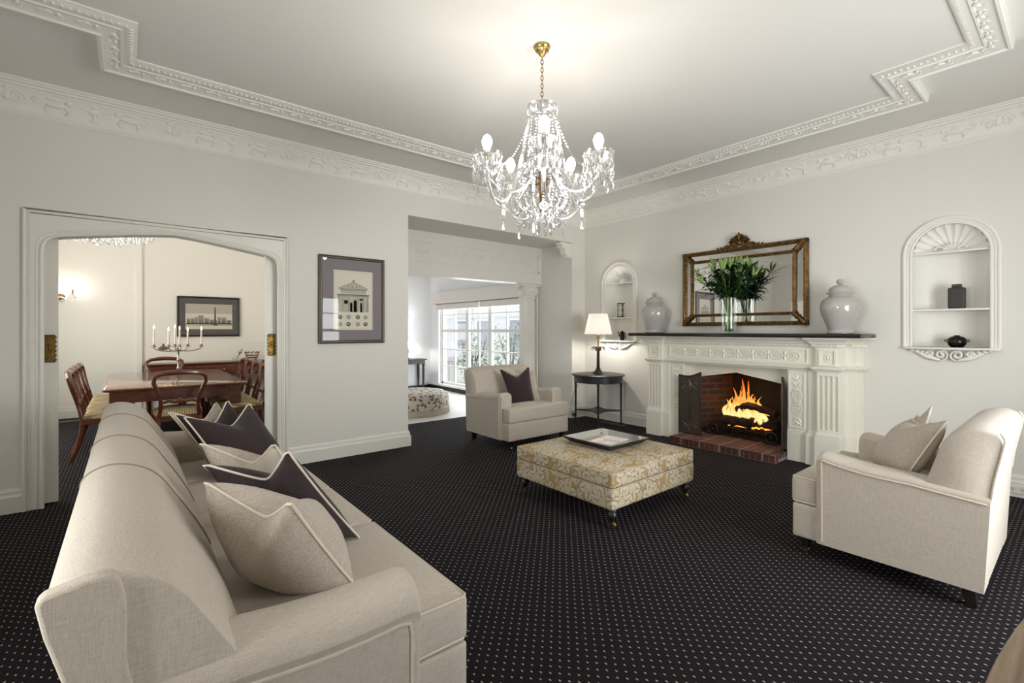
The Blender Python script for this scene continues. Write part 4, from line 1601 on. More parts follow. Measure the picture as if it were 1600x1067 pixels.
m.ball((-0.045, 0, cz + 0.05), (0.022, 0.030, 0.036), 10, 8)
m.build('crest', 'gilt', mir, angle=60)

# ================================================================== URNS, VASE AND LILIES ON THE MANTEL
URN = [(0.105, 0), (0.112, 0.006), (0.110, 0.03), (0.104, 0.040), (0.108, 0.055), (0.130, 0.12), (0.155, 0.185), (0.168, 0.245), (0.166, 0.285), (0.150, 0.325), (0.120, 0.352), (0.100, 0.362), (0.094, 0.372), (0.094, 0.392)]
LID = [(0.110, 0.386), (0.116, 0.392), (0.114, 0.400), (0.098, 0.406), (0.095, 0.430), (0.080, 0.452), (0.050, 0.470), (0.022, 0.476), (0.016, 0.482)]


def urn(label, x, y, k):
    t = thing('ginger_jar', label, 'urn', (x, y, 1.3165), 0, 'lidded grey urns on the mantel')
    MB().lathe([(r * k, z) for r, z in URN], seg=40).build('body', 'urn_glaze', t)
    l = MB().lathe([(r * k, z) for r, z in LID], seg=40).build('lid', 'urn_glaze', t)
    MB().lathe([(0.016, 0.482), (0.026, 0.49), (0.034, 0.505), (0.030, 0.521), (0.016, 0.532), (0, 0.535)], seg=20).build('knob', 'urn_glaze', l)


urn('pale grey lidded urn on the mantel end beside the lamp', 5.37, 3.615, 1.04)
urn('pale grey lidded urn on the mantel end nearest the black jar', 5.37, 1.53, 1.0)

vx, vy, vz = 5.36, 2.62, 1.3165
t = thing('glass_vase', 'tall clear cylindrical glass vase of lily stems on the mantel', 'vase', (vx, vy, vz))
m = MB()
m.lathe([(0.0, 0.0), (0.084, 0.0), (0.086, 0.01), (0.086, 0.405), (0.082, 0.405), (0.082, 0.016), (0.0, 0.014)], seg=32, caps=False)
m.build('glass', 'vase_glass', t)
MB().lathe([(0, 0.016), (0.080, 0.018), (0.080, 0.17), (0, 0.17)], seg=28, caps=False).build('water', 'vase_glass', t)


def blade(mb, p, d, ln, w, droop, side):
    """a lance shaped leaf: starts at p, heads along d, droops"""
    p, d = Vector(p), Vector(d).normalized()
    s = d.cross(Vector((0, 0, 1)))
    if s.length < 1e-3:
        s = Vector((1, 0, 0))
    s = s.normalized()
    up = s.cross(d)
    secs = []
    for i in range(7):
        t_ = i / 6
        c = p + d * ln * t_ + Vector((0, 0, -droop * t_ * t_))
        ww = w * math.sin(PI * min(0.98, 0.08 + 0.92 * t_)) ** 0.8
        secs.append([c - s * ww + up * ww * 0.25, c - up * 0.001, c + s * ww + up * ww * 0.25, c + up * 0.0015])
    mb.loft(secs)


def bud(mb, p, d, ln, r):
    p, d = Vector(p), Vector(d).normalized()
    mb.tube([p + d * ln * t_ for t_ in (0, 0.15, 0.4, 0.65, 0.85, 1.0)], [r * 0.35, r * 0.75, r, r * 0.95, r * 0.6, r * 0.1], 8)


rnd = random.Random(21)
NS = 15
for i in range(NS):
    a = 2 * PI * i / NS + rnd.uniform(-.2, .2)
    lean = 0.06 + 0.27 * ((i * 7) % NS) / NS
    if lean * math.cos(a) > 0.11:
        lean = 0.11 / max(0.3, math.cos(a))
    base = Vector((-0.045 * math.cos(a), -0.045 * math.sin(a), 0.02))
    rimp = Vector((0.062 * math.cos(a), 0.062 * math.sin(a), 0.40))
    H = 0.68 + rnd.uniform(-.04, .16) - lean * 0.25
    tip = Vector((lean * math.cos(a), lean * 1.15 * math.sin(a), H))
    opened = i in (4, 11) and False
    root = thing('lily', 'leafy green lily stem with closed buds standing in the glass vase on the mantel', 'lily', (vx, vy, vz), 0, 'lilies in the glass vase')
    m = MB()
    m.tube([base, base.lerp(rimp, 0.5), rimp, rimp.lerp(tip, 0.5) + Vector((0.01 * math.cos(a), 0.01 * math.sin(a), 0.02)), tip], [0.006, 0.006, 0.006, 0.005, 0.004], 7)
    m.build('stem', 'stem_green', root)
    m = MB()
    for k in range(15):
        t_ = 0.02 + 0.90 * k / 14
        c = rimp.lerp(tip, t_)
        b = a + k * 2.4 + rnd.uniform(-.3, .3)
        d = Vector((math.cos(b), math.sin(b), rnd.uniform(0.15, 0.9)))
        if c.x + max(d.x, 0) * 0.28 > 0.17:
            d.x = -abs(d.x) * 0.3
        blade(m, c, d, rnd.uniform(0.15, 0.24), rnd.uniform(0.018, 0.026), rnd.uniform(0.01, 0.13), 1)
    m.build('leaves', 'leaf', root)
    m = MB()
    for k in range(3):
        b = a + k * 2.1
        d = Vector((0.35 * math.cos(b) + tip.x * 0.5, 0.35 * math.sin(b) + tip.y * 0.8, 1.0))
        bud(m, tip - Vector((0, 0, 0.01)), d, rnd.uniform(0.10, 0.15), 0.0155)
    m.build('buds', 'bud', root)
root = thing('lily', 'open white lily leaning out of the vase towards the lamp', 'lily', (vx, vy, vz))
m = MB()
m.tube([(0, -0.04, 0.02), (0, 0.06, 0.40), (-0.10, 0.27, 0.66)], 0.005, 7)
m.build('stem', 'stem_green', root)
m = MB()
for c, dd in (((-0.10, 0.27, 0.66), (-0.8, 0.5, 0.35)), ((-0.10, 0.20, 0.69), (-0.9, 0.0, 0.5))):
    d = Vector(dd).normalized()
    u = d.cross(Vector((0, 0, 1))).normalized()
    w = u.cross(d)
    for k in range(6):
        b = k * PI / 3
        blade(m, c, d * 0.8 + (u * math.cos(b) + w * math.sin(b)) * 0.8, 0.12, 0.030, 0.03, 1)
m.build('petals', 'petal', root)


# ================================================================== UPHOLSTERED SEATS
def pillow_mesh(tl, tr, br, bl, thick, chop, parent, fm, pm, n=18, pinch=0.06):
    """a square scatter cushion, puffed, with a chopped top edge and piping round its rim (world corners)"""
    tl, tr, br, bl = (Vector(p) for p in (tl, tr, br, bl))
    c = (tl + tr + br + bl) / 4
    nrm = (tr - tl).cross(bl - tl).normalized()
    down = ((bl + br) - (tl + tr)).normalized()
    parent.location = c

    def P(u, v, side):
        a = 4 * v * (1 - v)
        b = 4 * u * (1 - u)
        uu = 0.5 + (u - 0.5) * (1 - pinch * a)
        vv = 0.5 + (v - 0.5) * (1 - pinch * b)
        p = tl.lerp(tr, uu).lerp(bl.lerp(br, uu), vv)
        dip = max(0.0, 1 - math.sqrt((2 * u - 1) ** 2 + 0.012) * 1.1) if chop else 0
        p = p + down * chop * dip * (1 - v) ** 2.2
        hgt = thick * (max(0.0, 1 - (2 * u - 1) ** 4) * max(0.0, 1 - (2 * v - 1) ** 4)) ** 0.6 * (0.66 + 0.34 * a * b)
        hgt *= 1 - 0.35 * (dip * (1 - v) ** 2 if chop else 0)
        wr = 0.004 * math.sin(7 * u + 11 * v) * a * b
        return p + nrm * side * (hgt + wr) - c
    m = MB()
    for side in (1, -1):
        rows = [[m.v(P(i / n, j / n, side)) for i in range(n + 1)] for j in range(n + 1)]
        for j in range(n):
            for i in range(n):
                m.f([rows[j][i], rows[j][i + 1], rows[j + 1][i + 1], rows[j + 1][i]])
    bmesh.ops.remove_doubles(m.bm, verts=m.bm.verts, dist=1e-5)
    m.build('cover', fm, parent, angle=80)
    rim = [P(i / n, 0, 0) for i in range(n)] + [P(1, i / n, 0) for i in range(n)] + [P(1 - i / n, 1, 0) for i in range(n)] + [P(0, 1 - i / n, 0) for i in range(n)]
    MB().tube(rim, 0.0048, 6, True).build('piping', pm, parent)


def cushion(label, tl, tr, br, bl, fm, pm, thick=0.085, chop=0.10, group=None):
    t = thing('scatter_cushion', label, 'cushion', (0, 0, 0), 0, group)
    pillow_mesh(tl, tr, br, bl, thick, chop, t, fm, pm)
    return t


def upholster(name, label, cat, W, loc, rotz, yf, yr, ya, aw, tw, splits, seams, backp, arm_front, arm_back, seat_z, side_panel, legz=0.105, roll=0.105, inset=0.13):
    """sofa or armchair facing -y: W wide, front base at yf, rear at yr, arms start at ya"""
    root = thing(name, label, cat, loc, rotz)
    hw = W / 2
    # base
    m = MB()
    m.rbox(-hw + 0.006, hw - 0.006, ya + 0.02, yr - 0.005, legz, 0.34, 0.012)
    m.rbox(-hw + aw - tw, hw - aw + tw, yf + 0.008, ya + 0.06, legz, 0.305, 0.012)
    m.build('base', 'linen', root, angle=50)
    # seat cushions
    edges = [-hw + aw - tw] + splits + [hw - aw + tw]
    for i in range(len(edges) - 1):
        a, b = edges[i], edges[i + 1]
        m = MB()
        z0, z1 = 0.308, seat_z
        first, last = i == 0 and tw > 0, i == len(edges) - 2 and tw > 0
        ia, ib = (a + tw if first else a), (b - tw if last else b)
        m.rbox(a + 0.003, b - 0.003, yf, ya - 0.004, z0, z1 - 0.002, 0.022, 0.004)
        m.rbox(ia + 0.002, ib - 0.002, yf + 0.002, yr - 0.20, z0, z1, 0.022, 0.014)
        sc = m.build('seat_cushion', 'linen', root, angle=60)
        for zz in (z1 - 0.007, z0 + 0.010):
            lp = [(a + 0.012, yf + 0.006, zz), (b - 0.012, yf + 0.006, zz)]
            pts = [(ia + 0.008, yr - 0.25, zz), (ia + 0.008, ya, zz)] if not first else [(a + 0.008, ya - 0.008, zz)]
            pts += [(a + 0.008, yf + 0.02, zz), (a + 0.018, yf + 0.008, zz), (b - 0.018, yf + 0.008, zz), (b - 0.008, yf + 0.02, zz)]
            pts += [(ib - 0.008, ya, zz), (ib - 0.008, yr - 0.25, zz)] if not last else [(b - 0.008, ya - 0.008, zz)]
            MB().tube(pts, 0.0055, 6).build('piping', 'piping', sc)
    # back: profile swept along x with soft ends and grooves at the seams
    cy = (min(p[0] for p in backp) + max(p[0] for p in backp)) / 2
    cz = 0.58
    m = MB()
    xs = []
    inner_hw = hw - 0.004
    for t in (0.0, 0.004, 0.014, 0.032, 0.06, 0.10):
        xs.append((-inner_hw + t, 1 - 0.10 * (1 - math.sqrt(max(0, 1 - (1 - t / 0.10) ** 2)))))
    body = [(x, 1.0) for x in [(-inner_hw + 0.14) + (2 * inner_hw - 0.28) * i / 14 for i in range(15)]]
    for sx in seams:
        body = [q for q in body if abs(q[0] - sx) > 0.02] + [(sx - 0.018, 1.0), (sx - 0.004, 0.995), (sx, 0.982), (sx + 0.004, 0.995), (sx + 0.018, 1.0)]
    body.sort()
    allx = xs + body + [(-x, k) for x, k in xs[::-1]]
    secs = []
    for x, k in allx:
        secs.append([(x, cy + (py - cy) * k, cz + (pz - cz) * k if pz > cz else pz) for py, pz in backp])
    m.loft(secs)
    B = m.build('backrest', 'linen', root, angle=60)
    for sx in seams:
        top = [(sx, cy + (py - cy) * 0.996, cz + (pz - cz) * 0.996) for py, pz in backp if pz > 0.52]
        MB().tube(top, 0.0042, 6).build('seam', 'seam_thread', B)
    # arms
    for sg in (-1, 1):
        def X(v):
            return sg * v
        secs = []
        n = 18
        ys = [(ya - 0.0, 0.72), (ya + 0.004, 0.84), (ya + 0.016, 0.93), (ya + 0.035, 0.985), (ya + 0.06, 1.0)] if roll > 0.06 else [(ya, 0.60), (ya + 0.004, 0.76), (ya + 0.012, 0.88), (ya + 0.026, 0.965), (ya + 0.045, 1.0)]
        yend = yr - 0.045 if side_panel else yr + 0.018
        y_1 = ys[-1][0]
        for i in range(1, 12):
            ys.append((y_1 + (yend - y_1) * i / 11, 1.0))
        ro, ri = hw + 0.012, hw - aw
        w = (ro - ri) / 2
        c = (ro + ri) / 2

        def arm_top(y):
            t = (y - ya) / (yr - ya)
            return arm_front + (arm_back - arm_front) * (max(t, 0) ** 0.9) - 0.012 * math.sin(PI * min(1, max(t, 0) * 1.6))
        rr_ = roll * 0.8
        for (y, k) in ys:
            top = arm_top(y) - (1 - k) * 0.10
            wk = w * (0.55 + 0.45 * k) if roll > 0.06 else w * min(1.0, 0.93 + 0.1 * (k - 0.6))
            lean = 0.05 if (not side_panel and y > yr - 0.2) else 0.0
            ly = (y - (yr - 0.2)) / 0.218 * lean if lean else 0

            def yy(z):
                return y + ly * (z - 0.11)
            ring = [(X(c - wk), yy(legz), legz + 0.0), (X(c - wk), yy(top - rr_), top - rr_)]
            for a in range(0, 181, 20):
                ca = math.cos(math.radians(a))
                if roll <= 0.06:
                    ca = math.copysign(abs(ca) ** 0.75, ca)
                ring.append((X(c - wk * ca), yy(top), top - rr_ + rr_ * math.sin(math.radians(a))))
            ring += [(X(c + wk), yy(top - rr_), top - rr_ * 1.02), (X(c + wk * (1 - inset * 0.7)), yy(top - roll), top - roll * 0.98), (X(c + wk * (1 - inset)), yy(top - roll), top - roll * 1.12), (X(c + wk * (1 - inset)), yy(legz), legz)]
            secs.append(ring)
        m = MB()
        m.loft(secs)
        A = m.build('arm', 'linen', root, angle=60)
        px = c + w * (1 - inset) + 0.001
        pts = [(X(px), ya + 0.03, legz + 0.02), (X(px), ya + 0.028, arm_top(ya) - roll * 1.5), (X(px), ya + 0.034, arm_top(ya) - roll * 1.2), (X(px), ya + 0.06, arm_top(ya + 0.06) - roll * 1.08)]
        for i in range(2, 11):
            y = ya + 0.03 + (yend - 0.01 - ya - 0.03) * i / 10
            pts.append((X(px), y + (0.05 * 0.45 * max(0, (y - (yr - 0.2)) / 0.218) if not side_panel else 0), arm_top(y) - roll * 1.08))
        MB().tube(pts, 0.005, 6).build('piping', 'piping', A)
        if side_panel:
            rear = [p for p in backp if p[0] > cy - 0.01]
            poly = side_panel
            mm = MB()
            mm.rbox(-1, 1, -1, 1, -1, 1, 0.1, n=2) if False else None
            mm.prism(poly, X(hw + 0.010) if sg > 0 else X(hw - 0.03), X(hw - 0.03) if sg > 0 else X(hw + 0.010), 'x')
            mm.build('side_panel', 'linen', root, bevel=0.014, segs=3, angle=50)
        else:
            e = [(X(hw - 0.004), py - 0.004, pz) for py, pz in backp if py > cy + 0.05 and 0.5 < pz < 0.87]
            MB().tube(e, 0.005, 6).build('piping', 'piping', root)
    # feet
    for sx in (-1, 1):
        for fy, back in ((yf + 0.06, False), (yr - 0.05, True)):
            c = sx * (hw - 0.07)
            m = MB()
            if back:
                m.loft([[(c - 0.026, fy - 0.030, legz + 0.02), (c + 0.026, fy - 0.030, legz + 0.02), (c + 0.026, fy + 0.03, legz + 0.02), (c - 0.026, fy + 0.03, legz + 0.02)],
                        [(c - 0.020, fy + 0.000, 0.0), (c + 0.020, fy + 0.000, 0.0), (c + 0.020, fy + 0.04, 0.0), (c - 0.020, fy + 0.04, 0.0)]])
                m.build('leg', 'dark_wood', root, bevel=0.003)
            else:
                m.loft([[(c - 0.028, fy - 0.028, legz + 0.02), (c + 0.028, fy - 0.028, legz + 0.02), (c + 0.028, fy + 0.028, legz + 0.02), (c - 0.028, fy + 0.028, legz + 0.02)],
                        [(c - 0.018, fy - 0.018, 0.036), (c + 0.018, fy - 0.018, 0.036), (c + 0.018, fy + 0.018, 0.036), (c - 0.018, fy + 0.018, 0.036)]])
                L_ = m.build('leg', 'dark_wood', root, bevel=0.003)
                MB().tube([(c - 0.010, fy, 0.018), (c + 0.010, fy, 0.018)], 0.018, 12).box(c - 0.014, c + 0.014, fy - 0.006, fy + 0.006, 0.018, 0.045).build('castor', 'chrome', L_)
    return root


def smooth(p, k=4):
    out = []
    n = len(p)
    for i in range(n - 1):
        p0, p1, p2, p3 = p[max(0, i - 1)], p[i], p[i + 1], p[min(n - 1, i + 2)]
        for j in range(k):
            t = j / k
            out.append(tuple(0.5 * (2 * p1[c] + (p2[c] - p0[c]) * t + (2 * p0[c] - 5 * p1[c] + 4 * p2[c] - p3[c]) * t * t + (3 * p1[c] - p0[c] - 3 * p2[c] + p3[c]) * t ** 3) for c in (0, 1)))
    return out + [p[-1]]


# armchairs
back_chair = [(0.432, 0.11), (0.446, 0.35), (0.465, 0.60), (0.50, 0.80), (0.503, 0.845), (0.483, 0.876), (0.445, 0.892), (0.40, 0.892), (0.345, 0.872), (0.305, 0.832),
              (0.275, 0.78), (0.245, 0.68), (0.215, 0.58), (0.185, 0.48), (0.17, 0.38), (0.17, 0.11)]
chair_kw = dict(W=0.95, yf=-0.405, yr=0.415, ya=-0.265, aw=0.155, tw=0.15, splits=[], seams=[], backp=smooth(back_chair), arm_front=0.645, arm_back=0.575, seat_z=0.468, side_panel=None, roll=0.042, inset=0.02)
upholster('armchair', 'cream armchair facing into the room with a plum cushion, before the sunroom opening', 'armchair', loc=(3.745, 4.465, 0), rotz=0.0, **chair_kw)
upholster('armchair', 'cream armchair seen from its side with two pale cushions, below the empty wall', 'armchair', loc=(3.605, 0.745, 0), rotz=PI, **chair_kw)
cushion('plum square cushion propped in the armchair by the sunroom opening', (3.56, 4.60, 0.862), (3.985, 4.545, 0.872), (3.90, 4.34, 0.455), (3.555, 4.36, 0.455), 'plum', 'plum', 0.09, 0.12)
cushion('pale linen cushion tucked behind the plum one in the armchair', (3.70, 4.655, 0.85), (4.13, 4.60, 0.835), (4.055, 4.42, 0.462), (3.70, 4.50, 0.462), 'linen_cushion', 'piping_pale', 0.06, 0.05)
cushion('pale piped cushion lying in front in the armchair below the empty wall', (3.345, 0.47, 0.875), (3.77, 0.70, 0.80), (3.80, 0.90, 0.475), (3.34, 0.66, 0.49), 'linen_cushion', 'piping_pale', 0.10, 0.04)
cushion('pale cushion behind the front one, only its top corner showing', (3.60, 0.575, 0.91), (3.93, 0.70, 0.80), (3.92, 0.80, 0.48), (3.56, 0.66, 0.48), 'linen_cushion', 'piping_pale', 0.05, 0.03)

# sofa: faces +x
SX, SY = 0.40, 2.60                                              # centre
back_sofa = [(0.450, 0.11), (0.456, 0.35), (0.466, 0.55), (0.488, 0.70), (0.516, 0.79), (0.523, 0.835), (0.505, 0.868), (0.46, 0.888), (0.41, 0.885), (0.355, 0.862), (0.31, 0.82),
             (0.27, 0.755), (0.22, 0.67), (0.175, 0.58), (0.145, 0.49), (0.13, 0.40), (0.13, 0.11)]
panel = [(0.458, 0.11), (0.462, 0.42), (0.474, 0.58), (0.496, 0.70), (0.520, 0.79), (0.532, 0.855), (0.522, 0.868), (0.46, 0.880), (0.43, 0.879), (0.412, 0.866), (0.402, 0.82), (0.402, 0.70), (0.385, 0.60), (0.36, 0.52), (0.35, 0.11)]
upholster('sofa', 'long cream four seat sofa with its back to the left of the room', 'sofa', W=2.82, loc=(SX, SY + 0.01, 0), rotz=PI / 2, yf=-0.492, yr=0.46, ya=-0.245, aw=0.165, tw=0.045,
          splits=[2.11 - SY, 2.71 - SY, 3.33 - SY], seams=[2.11 - SY, 2.69 - SY, 3.37 - SY], backp=smooth(back_sofa), arm_front=0.655, arm_back=0.668, seat_z=0.462, side_panel=panel)
cushion('large oatmeal cushion at the near end of the sofa', (0.20, 1.885, 0.835), (0.375, 1.49, 0.835), (0.61, 1.61, 0.465), (0.42, 1.97, 0.47), 'linen_cushion', 'piping_pale', 0.15, 0.12)
cushion('plum piped cushion leaning just behind the large near oatmeal one', (0.22, 2.11, 0.84), (0.475, 1.93, 0.885), (0.76, 1.96, 0.47), (0.50, 2.22, 0.47), 'plum', 'piping_pale', 0.11, 0.12)
cushion('oatmeal cushion in the middle of the sofa between plum cushions', (0.25, 2.52, 0.84), (0.50, 2.26, 0.845), (0.74, 2.36, 0.47), (0.49, 2.62, 0.47), 'linen_cushion', 'piping_pale', 0.12, 0.12)
cushion('plum piped cushion facing the viewer towards the far end of the sofa', (0.25, 3.30, 0.845), (0.63, 3.55, 0.855), (0.83, 3.38, 0.475), (0.45, 3.14, 0.475), 'plum', 'piping_pale', 0.10, 0.12)
cushion('plum cushion half hidden behind the plum one facing the viewer', (0.215, 3.47, 0.84), (0.53, 3.72, 0.865), (0.73, 3.57, 0.475), (0.42, 3.32, 0.475), 'plum', 'piping_pale', 0.08, 0.12)
cushion('oatmeal cushion farthest along the sofa, behind two plum cushions', (0.195, 3.64, 0.835), (0.475, 3.83, 0.845), (0.69, 3.70, 0.475), (0.41, 3.50, 0.475), 'linen_cushion', 'piping_pale', 0.07, 0.10)

# ================================================================== OTTOMAN, TRAY
ot = thing('ottoman', 'square gold damask ottoman on castors in the middle of the carpet', 'ottoman', (3.01, 2.505, 0))
MB().rbox(-0.515, 0.515, -0.50, 0.50, 0.14, 0.284, 0.018).build('base', 'damask', ot, angle=60)
MB().rbox(-0.515, 0.515, -0.50, 0.50, 0.284, 0.394, 0.022, 0.022).build('cushion_top', 'damask', ot, angle=60)
for zz in (0.385, 0.284):
    a, b = 0.512, 0.497
    MB().tube([(-a + 0.012, -b, zz), (a - 0.012, -b, zz), (a, -b + 0.012, zz), (a, b - 0.012, zz), (a - 0.012, b, zz), (-a + 0.012, b, zz), (-a, b - 0.012, zz), (-a, -b + 0.012, zz)], 0.004, 6, True).build('piping', 'fringe', ot)
for sx in (-1, 1):
    for sy in (-1, 1):
        c = (sx * 0.455, sy * 0.455, 0)
        L_ = MB().lathe([(0.030, 0.14), (0.034, 0.128), (0.020, 0.118), (0.032, 0.10), (0.032, 0.085), (0.018, 0.072), (0.014, 0.05)], c, 16).build('leg', 'dark_wood', ot)
        m = MB()
        m.tube([(c[0] - 0.011, c[1] - 0.004, 0.022), (c[0] + 0.011, c[1] - 0.004, 0.022)], 0.022, 12)
        m.lathe([(0.012, 0.04), (0.015, 0.055), (0.012, 0.06)], c, 10)
        m.build('castor', 'brass', L_)
TZ = 0.413
tr = thing('tray', 'shallow dark square tray with mirrored sides resting on the ottoman', 'tray', (3.085, 2.545, TZ))
A, Bq = 0.245, 0.235


def sq(k, z):
    return [(-k, -k, z), (k, -k, z), (k, k, z), (-k, k, z)]


MB().loft([sq(0.20, 0.0), sq(0.255, 0.045), sq(0.262, 0.050), sq(0.255, 0.054), sq(0.248, 0.050)], True, False).build('rim', 'black_wood', tr, smooth=False)
MB().loft([sq(0.2485, 0.0495), sq(0.205, 0.010)], True, False).build('mirrored_sides', 'mirror_aged', tr, smooth=False)
MB().box(-0.205, 0.205, -0.205, 0.205, 0.0, 0.010).build('bottom', 'mirror_aged', tr, smooth=False)
mg = thing('magazine', 'open pink and white magazine lying in the tray', 'magazine', (3.10, 2.53, TZ + 0.010), 0.15)
MB().rbox(-0.145, 0.145, -0.105, 0.105, 0, 0.014, 0.003).build('pages', 'page', mg, smooth=False)
MB().box(-0.144, 0.02, -0.104, 0.104, 0.0142, 0.0152).build('photo_page', 'magazine', mg, smooth=False)
MB().prism([(-0.14, -0.1), (-0.02, -0.1), (-0.06, -0.02), (-0.14, 0.0)], 0.0153, 0.0156, 'z').prism([(-0.05, 0.02), (0.0, 0.04), (-0.02, 0.09), (-0.1, 0.08)], 0.0153, 0.0156, 'z').build('pale_print', 'page', mg, smooth=False)

# ================================================================== LAMP TABLE IN THE CORNER
TX, TY = 5.195, 4.425
va = math.atan2(TY, TX)
tb = thing('side_table', 'round black side table on four slim legs in the corner', 'side table', (TX, TY, 0))
m = MB()
m.lathe([(0, 0.705), (0.362, 0.705), (0.372, 0.711), (0.372, 0.722), (0.362, 0.728), (0, 0.729)], seg=48)
m.build('top', 'black_wood', tb)
MB().lathe([(0.335, 0.615), (0.342, 0.618), (0.342, 0.705), (0.335, 0.705)], seg=48).build('apron', 'black_wood', tb)
for k in range(4):
    a = va + k * PI / 2
    cx, cy_ = 0.318 * math.cos(a), 0.318 * math.sin(a)
    m = MB(Matrix.Translation((cx, cy_, 0)) @ Matrix.Rotation(a, 4, 'Z'))
    m.loft([[(-0.012 * q, -0.012 * q, z), (0.012 * q, -0.012 * q, z), (0.012 * q, 0.012 * q, z), (-0.012 * q, 0.012 * q, z)] for z, q in ((0, 0.8), (0.58, 1.35), (0.60, 1.6), (0.705, 1.6))])
    m.build('leg', 'black_wood', tb, smooth=False)
m = MB()
star = []
for k in range(4):
    a = va + k * PI / 2
    b = a + PI / 4
    star += [(0.315 * math.cos(a - 0.03), 0.315 * math.sin(a - 0.03)), (0.315 * math.cos(a + 0.03), 0.315 * math.sin(a + 0.03))]
    star += [(0.17 * math.cos(b - 0.42), 0.17 * math.sin(b - 0.42)), (0.13 * math.cos(b), 0.13 * math.sin(b)), (0.17 * math.cos(b + 0.42), 0.17 * math.sin(b + 0.42))]
m.prism(star, 0.205, 0.222, 'z')
m.build('stretcher_shelf', 'black_wood', tb, smooth=False)

lp = thing('table_lamp', 'bronze palm column table lamp with a lit white shade', 'lamp', (TX, TY, 0.729))
sq_ = [(0.075, 0.0), (0.075, 0.018), (0.062, 0.024), (0.058, 0.040), (0.040, 0.055), (0.030, 0.075), (0.036, 0.085)]
m = MB()
m.lathe(sq_, seg=8)
m.build('base', 'lamp_bronze', lp, smooth=False)
prof = []
for k in range(14):
    z = 0.085 + 0.245 * k / 13
    prof += [(0.021 - 0.004 * k / 13, z), (0.025 - 0.004 * k / 13, z + 0.012)]
MB().lathe(prof, seg=14).build('column', 'lamp_bronze', lp)
m = MB()
for k in range(7):
    a = 2 * PI * k / 7 + 0.3
    d = (math.cos(a), math.sin(a))
    m.tube([(d[0] * r, d[1] * r, z) for r, z in ((0.012, 0.335), (0.05, 0.385), (0.085, 0.380), (0.105, 0.335))], [0.007, 0.015, 0.014, 0.003], 8, flat=0.5)
for k in range(5):
    a = 2 * PI * k / 5
    m.ball((0.028 * math.cos(a), 0.028 * math.sin(a), 0.338), 0.013, 8, 6)
m.build('palm_fronds', 'lamp_bronze', lp)
MB().lathe([(0.010, 0.34), (0.010, 0.50), (0.018, 0.505), (0.018, 0.56), (0.006, 0.565)], seg=12).build('lamp_holder', 'old_brass', lp)
m = MB()
m.lathe([(0.198, 0.565), (0.132, 0.855), (0.129, 0.855), (0.195, 0.565)], seg=48, caps=False)
m.build('shade', 'lamp_shade', lp)
MB().ball((0, 0, 0.64), (0.03, 0.03, 0.042), 12, 8).build('light_bulb', 'lamp_bulb', lp)
t = thing('lamp_cord', 'thin dark lamp cord trailing from the corner table to the skirting', 'cord', (TX, TY, 0))
pts = [(0.03, 0.09, 0.735), (0.10, 0.34, 0.715), (0.10, 0.375, 0.66), (0.02, 0.50, 0.40), (-0.02, 0.52, 0.18), (0.03, 0.54, 0.06), (0.10, 0.53, 0.02)]
MB().tube(pts, 0.003, 6).build('wire', 'cord', t)
MB().box(0.09, 0.12, 0.53, 0.58, 0.04, 0.08).build('plug', 'cord', t, smooth=False)
t = thing('floor_vent', 'brown metal floor vent in the carpet under the corner table', 'vent', (5.42, 4.36, 0.0))
MB().box(-0.055, 0.055, -0.23, 0.23, 0.0, 0.006).build('plate', 'vent', t, smooth=False)
m = MB()
for k in range(14):
    y = -0.21 + 0.0323 * k
    m.box(-0.045, 0.045, y, y + 0.01, 0.006, 0.009)
m.build('slats', 'dark_bronze', t, smooth=False)


def outlet(label, loc, axis):
    t = thing('wall_outlet', label, 'outlet', loc)
    if axis == 'y':
        MB().box(-0.058, 0.058, -0.008, 0, -0.037, 0.037).build('cover_plate', 'white_plastic', t, smooth=False, bevel=0.003)
        MB().box(-0.03, -0.012, -0.012, -0.008, -0.012, 0.012).box(0.012, 0.03, -0.012, -0.008, -0.012, 0.012).build('switch', 'plaster', t, smooth=False)
    else:
        MB().box(-0.008, 0, -0.058, 0.058, -0.034, 0.034).build('cover_plate', 'white_plastic', t, smooth=False, bevel=0.003)
        m = MB()
        for y in (-0.028, 0.028):
            for dy, dz in ((-0.007, 0.006), (0.007, 0.006), (0, -0.008)):
                m.box(-0.0085, -0.008, y + dy - 0.002, y + dy + 0.002, dz - 0.005, dz + 0.005)
        m.build('sockets', 'soot', t, smooth=False)


outlet('white power outlet low on the wall between passage and corner table', (5.40, YB, 0.235), 'y')
outlet('white double power outlet on the skirting behind the side view armchair', (XR - 0.026, 0.365, 0.062), 'x')

